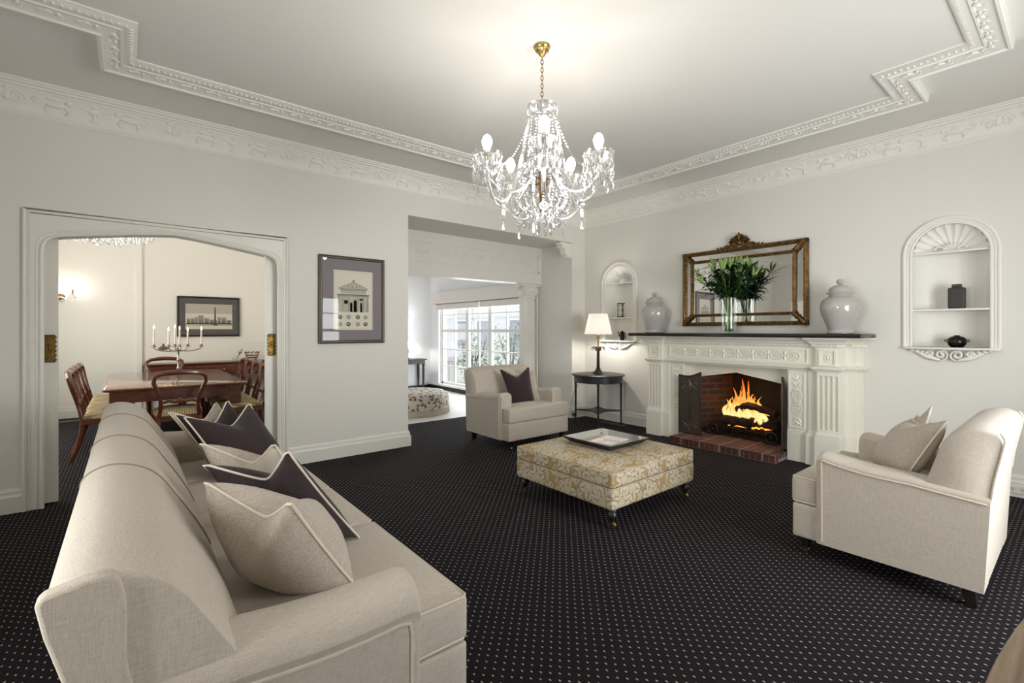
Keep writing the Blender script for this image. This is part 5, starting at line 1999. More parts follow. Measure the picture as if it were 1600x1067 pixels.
# ================================================================== ENGRAVING ON THE BACK WALL
def picture(name, label, x0, x1, z0, z1, y, fw, frame_m, mat_m, mw, draw):
    root = thing(name, label, 'picture', ((x0 + x1) / 2, y, z0))
    hw, H = (x1 - x0) / 2, z1 - z0
    m = MB()
    m.prism([(-hw, 0), (hw, 0), (hw, H), (-hw, H)], -0.016, -0.001, 'y')
    m.build('backing', 'frame_black', root, smooth=False)
    prof = [(0, 0), (0, 0.022), (fw * 0.25, 0.028), (fw * 0.5, 0.022), (fw * 0.75, 0.024), (fw, 0.012), (fw, 0)]
    m = MB()
    cor = [(-hw, 0), (hw, 0), (hw, H), (-hw, H)]
    secs = []
    for (cx, cz), (sx, sz) in zip(cor, ((1, 1), (-1, 1), (-1, -1), (1, -1))):
        secs.append([(cx + sx * o, -0.008 - d, cz + sz * o) for o, d in prof])
    m.loft(secs, True, False, True)
    m.build('frame', frame_m, root, angle=20)
    m = MB()
    o = [(-hw + fw, fw), (hw - fw, fw), (hw - fw, H - fw), (-hw + fw, H - fw)]
    l, r, b, t_ = mw
    i_ = [(-hw + fw + l, fw + b), (hw - fw - r, fw + b), (hw - fw - r, H - fw - t_), (-hw + fw + l, H - fw - t_)]
    m.plate(o, [i_], -0.0185, -0.0165, 'y')
    m.build('mount', mat_m, root, smooth=False)
    m = MB()
    m.box(i_[0][0] - 0.002, i_[1][0] + 0.002, -0.0172, -0.0162, i_[0][1] - 0.002, i_[2][1] + 0.002)
    pr = m.build('print', 'paper', root, smooth=False)
    draw(pr, i_[0][0], i_[1][0], i_[0][1], i_[2][1], -0.0174)
    MB().box(-hw + fw * 0.9, hw - fw * 0.9, -0.0225, -0.0215, fw * 0.9, H - fw * 0.9).build('glazing', 'picture_glass', root, smooth=False)
    return root


def draw_temple(pr, x0, x1, z0, z1, y):
    w, h = x1 - x0, z1 - z0
    cx = (x0 + x1) / 2
    d, e, g = MB(), MB(), MB()

    def r(mb, a, b, c, f):
        mb.box(cx + a * w, cx + b * w, y - 0.0004, y, z0 + c * h, z0 + f * h)
    for q in (0.02, 0.975):
        r(g, -0.48, 0.48, q, q + 0.004)
    for q in (-0.48, 0.475):
        r(g, q, q + 0.005, 0.02, 0.979)
    # pediment, attic, entablature, columns and dark doorways
    g.prism([(cx - 0.36 * w, z0 + 0.70 * h), (cx + 0.36 * w, z0 + 0.70 * h), (cx, z0 + 0.80 * h)], y - 0.0003, y, 'y')
    d.prism([(cx - 0.37 * w, z0 + 0.697 * h), (cx - 0.37 * w, z0 + 0.705 * h), (cx, z0 + 0.812 * h), (cx + 0.37 * w, z0 + 0.705 * h), (cx + 0.37 * w, z0 + 0.697 * h), (cx + 0.35 * w, z0 + 0.703 * h), (cx, z0 + 0.803 * h), (cx - 0.35 * w, z0 + 0.703 * h)], y - 0.0006, y - 0.0003, 'y')
    r(d, -0.37, 0.37, 0.688, 0.696)
    r(d, -0.008, 0.008, 0.81, 0.85)
    r(d, -0.022, 0.022, 0.825, 0.838)
    for q in (-0.16, -0.05, 0.06, 0.15):
        r(e, q, q + 0.03, 0.71, 0.735 + 0.02 * (abs(q) < 0.1))
    r(g, -0.33, 0.33, 0.61, 0.688)
    r(e, -0.33, 0.33, 0.668, 0.674)
    r(d, -0.42, 0.42, 0.588, 0.600)
    r(e, -0.40, 0.40, 0.565, 0.588)
    r(g, -0.40, 0.40, 0.30, 0.565)
    for q in (-0.38, -0.27, -0.12, 0.10, 0.25, 0.36):
        r(e, q - 0.014, q - 0.006, 0.30, 0.565)
        r(e, q + 0.010, q + 0.014, 0.30, 0.565)
    for a, b in ((-0.09, -0.03), (0.17, 0.22)):
        r(d, a, b, 0.30, 0.46)
    r(e, 0.0, 0.08, 0.30, 0.50)
    r(e, -0.24, -0.15, 0.44, 0.50)
    r(e, 0.15, 0.24, 0.50, 0.53)
    for i, q in enumerate((-0.34, -0.13, 0.11, 0.31)):
        for zz in (0.22, 0.10):
            (e if (i + int(zz * 100)) % 2 else d).lathe([(0.001, 0)], seg=3) if False else None
            mb = d if (i + (zz > 0.15)) % 2 else e
            pts = [(cx + q * w + 0.055 * w * math.cos(a * PI / 7), z0 + zz * h + 0.032 * h * math.sin(a * PI / 7) * (1.25 if a > 7 else 1)) for a in range(14)]
            mb.prism(pts, y - 0.0004, y, 'y')
            pts = [(cx + q * w + 0.025 * w * math.cos(a * PI / 5), z0 + zz * h + 0.016 * h * math.sin(a * PI / 5)) for a in range(10)]
            g.prism(pts, y - 0.0006, y - 0.0003, 'y')
    e.build('engraving', 'ink', pr, smooth=False)
    d.build('engraving', 'ink_dark', pr, smooth=False)
    g.build('engraving', 'ink_light', pr, smooth=False)


picture('framed_engraving', 'framed engraving of a pedimented temple in a mauve mount on the wall', 1.521, 2.234, 1.211, 2.139, YB, 0.034, 'frame_grey', 'mat_mauve', (0.118, 0.10, 0.11, 0.115), draw_temple)


def draw_obelisk(pr, x0, x1, z0, z1, y):
    w, h = x1 - x0, z1 - z0
    d, e, g = MB(), MB(), MB()

    def r(mb, a, b, c, f):
        mb.box(x0 + a * w, x0 + b * w, y - 0.0004, y, z0 + c * h, z0 + f * h)
    r(g, 0, 1, 0.62, 1.0)
    r(g, 0.0, 1.0, 0.14, 0.24)
    rnd = random.Random(4)
    q = 0.03
    while q < 0.95:
        ww = rnd.uniform(0.05, 0.12)
        r(e, q, min(0.98, q + ww), 0.2, rnd.uniform(0.34, 0.5) if q > 0.5 else rnd.uniform(0.40, 0.58))
        for k in range(3):
            r(d, q + ww * (0.2 + 0.25 * k), q + ww * (0.3 + 0.25 * k), 0.24, 0.34)
        q += ww + 0.012
    d.prism([(x0 + 0.60 * w, z0 + 0.18 * h), (x0 + 0.645 * w, z0 + 0.18 * h), (x0 + 0.635 * w, z0 + 0.86 * h), (x0 + 0.622 * w, z0 + 0.91 * h), (x0 + 0.61 * w, z0 + 0.86 * h)], y - 0.0008, y - 0.0004, 'y')
    r(d, 0.58, 0.665, 0.14, 0.2)
    e.build('engraving', 'ink', pr, smooth=False)
    d.build('engraving', 'ink_dark', pr, smooth=False)
    g.build('engraving', 'ink_light', pr, smooth=False)


picture('framed_engraving', 'wide dark framed engraving of an obelisk above the dining sideboard', 0.645, 1.591, 1.24, 1.944, 9.91, 0.03, 'frame_black', 'mat_grey', (0.09, 0.09, 0.10, 0.10), draw_obelisk)

# ================================================================== ROUND TABLE BESIDE THE CAMERA
t = thing('oval_table', 'curved edge of an oval brown wooden table in the near corner of the picture', 'table', (1.08, -0.215, 0))


def oval(k, z):
    return [((1.0 - k) * math.cos(2 * PI * i / 96), (0.332 - k) * math.sin(2 * PI * i / 96), z) for i in range(96)]


MB().loft([oval(k, z) for k, z in ((0.03, 0.705), (0.006, 0.712), (0.0, 0.728), (0.006, 0.744), (0.022, 0.75))]).build('top', 'oak', t)
for sx in (-0.55, 0.55):
    MB().lathe([(0.05, 0.10), (0.07, 0.16), (0.04, 0.26), (0.04, 0.42), (0.06, 0.58), (0.09, 0.705)], (sx, 0, 0), 24).build('pedestal', 'oak', t)
    for sy in (-1, 1):
        MB().tube([(sx, sy * 0.02, 0.18), (sx, sy * 0.14, 0.14), (sx, sy * 0.26, 0.026)], [0.04, 0.032, 0.025], 8).build('foot', 'oak', t)


# ================================================================== CHANDELIERS
def drop_mesh(ln, r):
    """a cut crystal: a small button, then a long faceted pear"""
    m = MB()
    m.lathe([(0.0006, 0), (r * 0.62, -0.008), (r * 0.62, -0.014), (0.0006, -0.022)], seg=6)
    m.lathe([(0.0006, -0.022), (r * 0.45, -0.022 - ln * 0.30), (r, -0.022 - ln * 0.70), (r * 0.8, -0.022 - ln * 0.90), (0.0006, -0.022 - ln)], seg=8)
    return m


def chandelier(label, loc, rot, drop, skirt=False):
    """drop: length of chain between canopy and the glass body"""
    root = thing('chandelier', label, 'chandelier', loc, rot)
    D = -drop                                                      # top of the glass body
    MB().lathe([(0.052, 0.0), (0.054, -0.010), (0.046, -0.018), (0.044, -0.030), (0.026, -0.045), (0.020, -0.060), (0.008, -0.068)], seg=24).build('canopy', 'brass', root)
    m = MB()
    z, k = -0.062, 0
    while z > D + 0.015:
        pts = []
        for a in range(12):
            u, w = 0.008 * math.cos(a * PI / 6), 0.017 * math.sin(a * PI / 6)
            pts.append((u, 0, z - 0.014 + w) if k % 2 == 0 else (0, u, z - 0.014 + w))
        m.tube(pts, 0.0026, 5, True)
        z -= 0.026
        k += 1
    m.build('chain', 'old_brass', root)
    m = MB()
    m.lathe([(0.004, D + 0.01), (0.010, D), (0.030, D - 0.012), (0.078, D - 0.006), (0.098, D + 0.012), (0.099, D + 0.009), (0.080, D - 0.012), (0.030, D - 0.022), (0.012, D - 0.03), (0.014, D - 0.09), (0.026, D - 0.13), (0.014, D - 0.18),
             (0.012, D - 0.26), (0.030, D - 0.30), (0.034, D - 0.33), (0.016, D - 0.37), (0.018, D - 0.42)], seg=16)
    m.build('glass_stem', 'crystal_arm', root)
    MB().lathe([(0.02, D - 0.41), (0.048, D - 0.425), (0.056, D - 0.46), (0.040, D - 0.50), (0.020, D - 0.53), (0.015, D - 0.60), (0.022, D - 0.63), (0.010, D - 0.68), (0.003, D - 0.71)], seg=20).build('hub', 'old_brass', root)
    m = MB()
    m.lathe([(0.05, D - 0.47), (0.10, D - 0.455), (0.118, D - 0.43), (0.120, D - 0.434), (0.10, D - 0.463), (0.05, D - 0.478)], seg=20)
    m.build('hub_dish', 'crystal_arm', root)
    rnd = random.Random(9)
    RA = 0.365
    drop_src = {}

    def add_drop(p, ln, r, parent=root):
        key = (round(ln, 3), round(r, 4))
        if key not in drop_src:
            o = drop_mesh(ln, r).build('crystal_drop', 'crystal', parent, smooth=False)
            drop_src[key] = o
        else:
            o = drop_src[key].copy()
            COL.objects.link(o)
            o.parent = parent
        o.location = p
        o.rotation_euler = (0, 0, rnd.uniform(0, 3))
    beads = MB()

    def bead_string(a, b, sag, n, r):
        a, b = Vector(a), Vector(b)
        for i in range(n + 1):
            t = i / n
            p = a.lerp(b, t) - Vector((0, 0, sag * 4 * t * (1 - t)))
            beads.ball(p, r, 6, 4)
    for k in range(5):
        a = 2 * PI * k / 5
        ca, sa = math.cos(a), math.sin(a)
        arm = MB()
        prof = [(0.03, D - 0.46), (0.07, D - 0.43), (0.105, D - 0.405), (0.14, D - 0.415), (0.175, D - 0.48), (0.205, D - 0.56), (0.24, D - 0.615), (0.285, D - 0.63), (0.33, D - 0.60), (0.355, D - 0.54), (RA, D - 0.46), (RA, D - 0.40)]
        arm.tube([(r * ca, r * sa, z) for r, z in prof], 0.0125, 8)
        A = arm.build('arm', 'crystal_arm', root)
        c = (RA * ca, RA * sa, 0)
        MB().lathe([(0.012, D - 0.43), (0.060, D - 0.41), (0.088, D - 0.355), (0.090, D - 0.352), (0.092, D - 0.358), (0.062, D - 0.418), (0.012, D - 0.438)], c, 20).build('drip_pan', 'crystal_arm', A)
        MB().lathe([(0.013, D - 0.40), (0.013, D - 0.315), (0.015, D - 0.313)], c, 12).build('candle_sleeve', 'candle_wax', A)
        MB().lathe([(0.012, D - 0.315), (0.022, D - 0.295), (0.031, D - 0.268), (0.031, D - 0.252), (0.022, D - 0.228), (0.008, D - 0.215), (0.001, D - 0.213)], c, 12).build('light_bulb', 'bulb', A)
        # crystals round the pan: two rings, the outer one as separate drops
        for j in range(12):
            b = a + 2 * PI * j / 12
            p = (c[0] + 0.089 * math.cos(b), c[1] + 0.089 * math.sin(b), D - 0.358)
            add_drop(p, 0.085 if j % 2 else 0.115, 0.010)
            for b3, z3 in ((b + .26, D - 0.35), (b + .13, D - 0.43), (b + .39, D - 0.41)):
                q3 = (c[0] + 0.088 * math.cos(b3), c[1] + 0.088 * math.sin(b3), z3)
                beads.lathe([(0.0005, 0.0), (0.009, -0.012), (0.0005, -0.026)], q3, 6)
                beads.lathe([(0.0005, -0.03), (0.009, -0.05), (0.011, -0.065), (0.0005, -0.085)], q3, 6)
            beads.lathe([(0.0005, 0.012), (0.010, 0.0), (0.010, -0.012), (0.0005, -0.024)], (c[0] + 0.09 * math.cos(b), c[1] + 0.09 * math.sin(b), D - 0.34), 6)
            if j % 2 == 0:
                beads.lathe([(0.0005, -0.02), (0.008, -0.05), (0.012, -0.075), (0.0005, -0.10)], (c[0] + 0.086 * math.cos(b), c[1] + 0.086 * math.sin(b), D - 0.47), 7)
        # strings of beads from the crown to the arm and under it
        for da in (-0.16, 0.16):
            bead_string((0.085 * math.cos(a + da * 1.5), 0.085 * math.sin(a + da * 1.5), D - 0.03), (0.165 * math.cos(a + da), 0.165 * math.sin(a + da), D - 0.44), 0.03, 26, 0.0068)
        bead_string((0.09 * math.cos(a + 0.6), 0.09 * math.sin(a + 0.6), D - 0.03), (RA * 0.86 * math.cos(a), RA * 0.86 * math.sin(a), D - 0.40), 0.11, 26, 0.0065)
        nb2 = a + 2 * PI / 5
        bead_string((RA * ca, RA * sa, D - 0.46), (RA * math.cos(nb2), RA * math.sin(nb2), D - 0.46), 0.15, 40, 0.0065)
        bead_string((0.27 * ca, 0.27 * sa, D - 0.63), (0.05 * math.cos(a), 0.05 * math.sin(a), D - 0.68), 0.07, 20, 0.0065)
        mid = a + PI / 5
        # crystal stars between and under the arms
        for (rr, zz) in ((0.26, D - 0.70), ):
            cc = Vector((rr * math.cos(a), rr * math.sin(a), zz))
            for q in range(10):
                b = 2 * PI * q / 10
                u = Vector((-math.sin(a), math.cos(a), 0)) * math.cos(b) + Vector((0, 0, 1)) * math.sin(b)
                beads.ball(cc + u * 0.022, 0.0085, 6, 4)
            beads.ball(cc, 0.012, 6, 4)
            add_drop((cc.x, cc.y, zz - 0.03), 0.06, 0.011)
    # crown and hub fringes
    for j in range(14):
        b = 2 * PI * j / 14
        beads.lathe([(0.0005, 0), (0.007, -0.02), (0.008, -0.035), (0.0005, -0.05)], (0.097 * math.cos(b), 0.097 * math.sin(b), D + 0.01), 6)
        beads.lathe([(0.0005, -0.052), (0.009, -0.075), (0.0005, -0.10)], (0.095 * math.cos(b), 0.095 * math.sin(b), D + 0.01), 6)
    for ring, n, z, ln in ((0.118, 14, D - 0.435, 0.10), (0.165, 16, D - 0.56, 0.09), (0.115, 12, D - 0.63, 0.10), (0.06, 8, D - 0.68, 0.10)):
        for j in range(n):
            b = 2 * PI * (j + 0.5 * (n % 4 == 0)) / n
            p = (ring * math.cos(b), ring * math.sin(b), z)
            if ring < 0.1 or (ring < 0.12 and n == 12):
                add_drop((p[0], p[1], z - 0.02), ln, 0.0115)
            for q in range(3):
                beads.lathe([(0.0005, 0), (0.009, -0.014), (0.009, -0.022), (0.0005, -0.034)], (p[0], p[1], z + 0.09 - 0.034 * q - rnd.uniform(0, .01)), 6)
            beads.lathe([(0.0005, 0), (0.007, -0.02), (0.011, -0.045), (0.0005, -0.068)], (p[0] * 1.04, p[1] * 1.04, z - rnd.uniform(0, .04)), 7)
    for r0, r1, z0, z1, n in ((0.118, 0.165, D - 0.47, D - 0.56, 16), (0.165, 0.115, D - 0.58, D - 0.66, 16), (0.115, 0.02, D - 0.66, D - 0.74, 12)):
        for j in range(n):
            b = 2 * PI * j / n
            bead_string((r0 * math.cos(b), r0 * math.sin(b), z0), (r1 * math.cos(b), r1 * math.sin(b), z1), 0.02, 8, 0.0065)
    if skirt:                                                      # a wide low skirt of drops under the arms
        for ring, n, z in ((0.16, 16, D - 0.72), (0.27, 26, D - 0.70), (0.37, 36, D - 0.67), (0.43, 42, D - 0.64)):
            for j in range(n):
                b = 2 * PI * j / n
                p = (ring * math.cos(b), ring * math.sin(b), z - rnd.uniform(0, 0.03))
                beads.lathe([(0.0005, 0.05), (0.012, 0.03), (0.0005, 0.0), (0.010, -0.03), (0.015, -0.055), (0.0005, -0.085)], p, 7)
            bead_ring = [(ring * math.cos(2 * PI * j / 60), ring * math.sin(2 * PI * j / 60), z + 0.05) for j in range(60)]
            for p in bead_ring:
                beads.ball(p, 0.010, 6, 4)
    o = beads.build('crystal_beads', 'crystal', root, smooth=False)
    o['kind'] = 'stuff'
    return root


chandelier('crystal chandelier with five lit bulbs hanging from a brass canopy in the living room', (2.078, 2.24, ZC), math.radians(-131), 0.40)
chandelier('crystal chandelier over the dining table, only its lower drops showing', (-0.24, 7.4, 3.5), 0.5, 0.16, True).scale = (1.15, 1.15, 1.15)

# ================================================================== DINING ROOM
DT = thing('dining_table', 'long polished mahogany dining table with turned legs', 'dining table', (0.445, 7.55, 0))
hx, hy = 0.66, 1.20


def rrect(a, b, r, n=5):
    out = []
    for cx, cy, s in ((a - r, b - r, 0), (-a + r, b - r, 90), (-a + r, -b + r, 180), (a - r, -b + r, 270)):
        out += [(cx + r * math.cos(math.radians(s + 90 * i / n)), cy + r * math.sin(math.radians(s + 90 * i / n))) for i in range(n + 1)]
    return out


m = MB()
m.loft([[(x, y, z) for x, y in rrect(hx - o, hy - o, 0.06)] for z, o in ((0.705, 0.03), (0.708, 0.012), (0.716, 0.004), (0.722, 0.012), (0.726, 0.0), (0.734, 0.0), (0.740, 0.008))])
m.build('tabletop', 'table_top_wood', DT, angle=50)
MB().plate(rrect(hx - 0.07, hy - 0.07, 0.02, 2), [rrect(hx - 0.10, hy - 0.10, 0.02, 2)], 0.58, 0.706, 'z').build('apron', 'mahogany', DT, smooth=False)
LEG = [(0.030, 0.0), (0.034, 0.03), (0.026, 0.05), (0.034, 0.07), (0.060, 0.16), (0.066, 0.30), (0.056, 0.36), (0.072, 0.385), (0.072, 0.41), (0.05, 0.425), (0.066, 0.45), (0.05, 0.47), (0.066, 0.49)]
for sx in (-1, 1):
    for sy in (-1, 1):
        c = (sx * (hx - 0.12), sy * (hy - 0.12), 0)
        m = MB()
        m.lathe(LEG, c, 18)
        m.box(c[0] - 0.06, c[0] + 0.06, c[1] - 0.06, c[1] + 0.06, 0.49, 0.70)
        m.build('leg', 'mahogany', DT, angle=35)


def make_dining_chair():
    """faces +y"""
    root = thing('dining_chair', '', 'dining chair')
    m = MB()
    m.loft([[(x, y, z) for x, y in [(-0.20 * k, -0.20 * k), (0.20 * k, -0.20 * k), (0.235 * k, 0.10), (0.21 * k, 0.19), (0.10 * k, 0.225), (-0.10 * k, 0.225), (-0.21 * k, 0.19), (-0.235 * k, 0.10)]] for z, k in ((0.435, 1.0), (0.455, 1.0), (0.478, 0.95), (0.492, 0.78), (0.497, 0.5))])
    m.build('seat', 'stripe', root, angle=70)
    m = MB()
    out_ = [(-0.205, -0.205), (0.205, -0.205), (0.243, 0.10), (0.218, 0.20), (0.10, 0.236), (-0.10, 0.236), (-0.218, 0.20), (-0.243, 0.10)]
    m.prism(out_, 0.375, 0.436, 'z')
    m.build('seat_rail', 'mahogany', root, smooth=False, bevel=0.006)
    hoop = [(-0.185, -0.20, 0.40), (-0.165, -0.225, 0.52), (-0.168, -0.25, 0.62), (-0.20, -0.275, 0.72), (-0.228, -0.292, 0.80), (-0.222, -0.305, 0.86), (-0.17, -0.315, 0.895), (-0.08, -0.322, 0.905), (0, -0.324, 0.910)]
    hoop = hoop + [(-x, y, z) for x, y, z in hoop[:-1][::-1]]
    rr = [0.021, 0.019, 0.018, 0.019, 0.022, 0.024, 0.027, 0.030, 0.031]
    rr = rr + rr[:-1][::-1]
    m = MB()
    m.tube(hoop, rr, 8)
    m.build('hoop_back', 'mahogany', root)
    m = MB()
    m.tube([(-0.165, -0.238, 0.575), (-0.10, -0.245, 0.60), (-0.04, -0.245, 0.585), (0, -0.245, 0.60), (0.04, -0.245, 0.585), (0.10, -0.245, 0.60), (0.165, -0.238, 0.575)], [0.014, 0.018, 0.02, 0.026, 0.02, 0.018, 0.014], 8)
    m.build('back_rail', 'mahogany', root)
    for sx in (-1, 1):
        m = MB()
        m.tube([(sx * 0.185, -0.20, 0.43), (sx * 0.187, -0.215, 0.28), (sx * 0.192, -0.25, 0.12), (sx * 0.20, -0.30, 0.01)], [0.024, 0.022, 0.02, 0.017], 8)
        m.build('leg', 'mahogany', root)
        m = MB()
        m.tube([(sx * 0.20, 0.185, 0.42), (sx * 0.215, 0.205, 0.33), (sx * 0.208, 0.20, 0.2), (sx * 0.20, 0.19, 0.08), (sx * 0.205, 0.205, 0.012)], [0.03, 0.033, 0.023, 0.016, 0.02], 8)
        m.build('leg', 'mahogany', root)
    return root


proto = make_dining_chair()
seats = [
    (0.43, 6.42, 0.0, 'balloon back mahogany chair at the head of the dining table nearest the sofa'),
    (0.44, 8.82, PI, 'balloon back mahogany chair at the far head of the dining table before the sideboard'),
    (-0.16, 6.72, -PI / 2, 'mahogany chair along the doorway side of the table, nearest the sofa back'),
    (-0.17, 7.20, -PI / 2, 'second mahogany chair from the sofa along the sconce wall side of the table'),
    (-0.17, 7.68, -PI / 2, 'third mahogany chair from the sofa along the sconce wall side of the table'),
    (-0.17, 8.18, -PI / 2, 'farthest mahogany chair along the sconce wall side of the table'),
    (1.06, 6.62, PI / 2, 'mahogany chair beside the right hand sliding door, nearest of its row at the table'),
    (1.06, 7.14, PI / 2, 'second mahogany chair of the row by the right hand sliding door'),
    (1.06, 7.62, PI / 2, 'third mahogany chair of the row by the right hand sliding door'),
    (1.06, 8.12, PI / 2, 'farthest mahogany chair of the row by the right hand sliding door'),
]
for i, (x, y, rz, lab) in enumerate(seats):
    o = proto if i == 0 else copy_tree(proto)
    o.location = (x, y, 0)
    o.rotation_euler = (0, 0, rz)
    tag(o, lab, 'dining chair', 'dining chairs round the table')

# candelabra with six lit candles
CX, CY = 0.545, 8.10
cd = thing('candelabra', 'branched silver candelabra standing on the dining table', 'candelabra', (CX, CY, 0.741))
MB().lathe([(0.085, 0), (0.088, 0.008), (0.060, 0.02), (0.030, 0.035), (0.016, 0.06), (0.022, 0.075), (0.012, 0.10), (0.016, 0.17), (0.024, 0.195), (0.013, 0.22), (0.013, 0.30), (0.024, 0.32), (0.030, 0.35), (0.016, 0.37)], seg=18).build('stem', 'silver', cd)
va2 = math.atan2(CY, CX) - PI / 2                                   # branches spread across the view
br = []
for k, (dx, dy) in enumerate(((-0.275, 0.02), (-0.11, -0.09), (-0.04, 0.12), (0.015, -0.03), (0.11, 0.09), (0.27, -0.02))):
    c, s_ = math.cos(va2), math.sin(va2)
    br.append((dx * c - dy * s_, dx * s_ + dy * c))
for k, (bx_, by_) in enumerate(br):
    m = MB()
    top = 0.375
    m.tube([(0, 0, 0.33), (bx_ * 0.35, by_ * 0.35, 0.315), (bx_ * 0.7, by_ * 0.7, 0.325), (bx_ * 0.95, by_ * 0.95, 0.35), (bx_, by_, top)], 0.007, 8)
    m.lathe([(0.008, top), (0.034, top + 0.006), (0.036, top + 0.010), (0.014, top + 0.014), (0.016, top + 0.034), (0.018, top + 0.036)], (bx_, by_, 0), 14)
    m.build('branch', 'silver', cd)
names = ['leftmost', 'second from the left', 'third from the left', 'fourth from the left', 'second from the right', 'rightmost']
for k, (bx_, by_) in enumerate(br):
    h = (0.22, 0.19, 0.23, 0.21, 0.19, 0.20)[k]
    t = thing('candle', 'lit white candle on the candelabra, ' + names[k] + ' of six', 'candle', (CX + bx_, CY + by_, 0.741 + 0.411), 0, 'candles on the candelabra')
    MB().lathe([(0.0115, 0), (0.0105, h), (0.004, h + 0.003)], seg=12).build('wax', 'candle_wax', t)
    MB().lathe([(0.001, h), (0.007, h + 0.012), (0.008, h + 0.020), (0.004, h + 0.036), (0.0008, h + 0.05)], seg=10).build('flame', 'candle_flame', t)
MB().lathe([(0.012, 0.335), (0.050, 0.345), (0.060, 0.358), (0.052, 0.370), (0.026, 0.388), (0.012, 0.398), (0.014, 0.412), (0.002, 0.425)], (br[0][0] * 0.62, br[0][1] * 0.62, 0), 18).build('covered_cup', 'pewter', cd)

# sideboard under the engraving
sb = thing('sideboard', 'long mahogany sideboard against the far dining room wall', 'sideboard', (1.16, 9.66, 0))
m = MB().rbox(-0.98, 0.98, -0.235, 0.235, 0.775, 0.805, 0.008)
m.build('top', 'mahogany', sb)
MB().box(-0.94, 0.94, -0.21, 0.23, 0.58, 0.775).build('body', 'mahogany', sb, smooth=False)
for k in range(3):
    x = -0.62 + 0.62 * k
    d = MB().rbox(x - 0.28, x + 0.28, -0.222, -0.205, 0.605, 0.75, 0.004).build('drawer', 'mahogany', sb)
    MB().ball((x - 0.12, -0.23, 0.68), 0.012, 8, 6).ball((x + 0.12, -0.23, 0.68), 0.012, 8, 6).build('knob', 'brass', d)
for sx in (-0.90, 0.90):
    for sy in (-0.17, 0.19):
        MB().lathe([(0.022, 0), (0.030, 0.05), (0.024, 0.10), (0.036, 0.30), (0.040, 0.50), (0.034, 0.58)], (sx, sy, 0), 14).build('leg', 'mahogany', sb)
t = thing('glass_bowl', 'clear glass bowl holding pale green orchid sprigs on the sideboard', 'bowl', (1.50, 9.60, 0.806))
MB().lathe([(0.04, 0), (0.075, 0.02), (0.085, 0.06), (0.082, 0.06), (0.07, 0.02), (0.0, 0.008)], seg=20, caps=False).build('glass', 'vase_glass', t)
t2 = thing('orchid_sprig', 'pale green flowering sprig rising from the glass bowl', 'flower', (1.50, 9.60, 0.82))
m = MB()
rnd = random.Random(2)
m.tube([(0, 0, 0), (0.02, 0, 0.08), (0.06, 0, 0.15), (0.11, 0, 0.18)], 0.003, 6)
m.build('stem', 'stem_green', t2)
m = MB()
for k in range(9):
    blade(m, (0.01 * k, 0, 0.03 + 0.016 * k), (rnd.uniform(-1, 1), rnd.uniform(-.6, .4), rnd.uniform(0.2, 1)), 0.06, 0.018, 0.01, 1)
m.build('petals', 'bud', t2)
t = thing('brass_basket', 'openwork brass basket standing at the end of the sideboard', 'basket', (1.74, 9.60, 0.806))
m = MB()
for z, r in ((0.004, 0.06), (0.05, 0.09), (0.09, 0.10)):
    m.tube([(r * math.cos(a * PI / 10), r * math.sin(a * PI / 10), z) for a in range(20)], 0.006, 6, True)
m.build('rings', 'old_brass', t)
m = MB()
for k in range(10):
    a = k * PI / 5
    m.tube([(0.06 * math.cos(a), 0.06 * math.sin(a), 0.004), (0.09 * math.cos(a), 0.09 * math.sin(a), 0.05), (0.10 * math.cos(a), 0.10 * math.sin(a), 0.09), (0.11 * math.cos(a), 0.11 * math.sin(a), 0.14)], 0.005, 6)
    m.ball((0.11 * math.cos(a), 0.11 * math.sin(a), 0.145), 0.014, 6, 5)
m.build('uprights', 'old_brass', t)

# wall sconce with a lit bulb
sc_ = thing('wall_sconce', 'lit crystal wall sconce on the far dining room wall', 'wall lamp', (-0.80, 9.91, 1.86))
MB().lathe([(0.05, -0.004), (0.05, 0.012), (0.02, 0.02)], seg=16).build('back_plate', 'old_brass', sc_).rotation_euler = (PI / 2, 0, 0)
for sx in (-1, 1):
    a = MB().tube([(0, -0.01, 0), (sx * 0.06, -0.05, -0.03), (sx * 0.12, -0.09, -0.02), (sx * 0.14, -0.10, 0.03)], 0.008, 8).build('arm', 'crystal_arm', sc_)
    MB().lathe([(0.01, 0.03), (0.045, 0.04), (0.048, 0.05), (0.012, 0.042)], (sx * 0.14, -0.10, 0), 14).build('drip_pan', 'crystal_arm', a)
    MB().lathe([(0.011, 0.042), (0.011, 0.12)], (sx * 0.14, -0.10, 0), 10).build('candle_sleeve', 'old_brass', a)
    MB().ball((sx * 0.14, -0.10, 0.15), (0.014, 0.014, 0.026), 10, 8).build('light_bulb', 'sconce_bulb', a)
m = MB()
for sx in (-1, 0, 1):
    for k in range(6):
        b = k * PI / 3
        m.lathe([(0.0005, 0), (0.007, -0.02), (0.010, -0.045), (0.0005, -0.07)], (sx * 0.14 + 0.044 * math.cos(b), -0.09 + 0.044 * math.sin(b), 0.04 if sx else -0.03), 6)
o = m.build('crystal_beads', 'crystal', sc_, smooth=False)
o['kind'] = 'stuff'
t = thing('floor_vent', 'floor vent in the dining room carpet beside the skirting', 'vent', (-0.62, 9.55, 0.0), PI / 2)
MB().box(-0.07, 0.07, -0.17, 0.17, 0, 0.006).build('plate', 'vent', t, smooth=False)

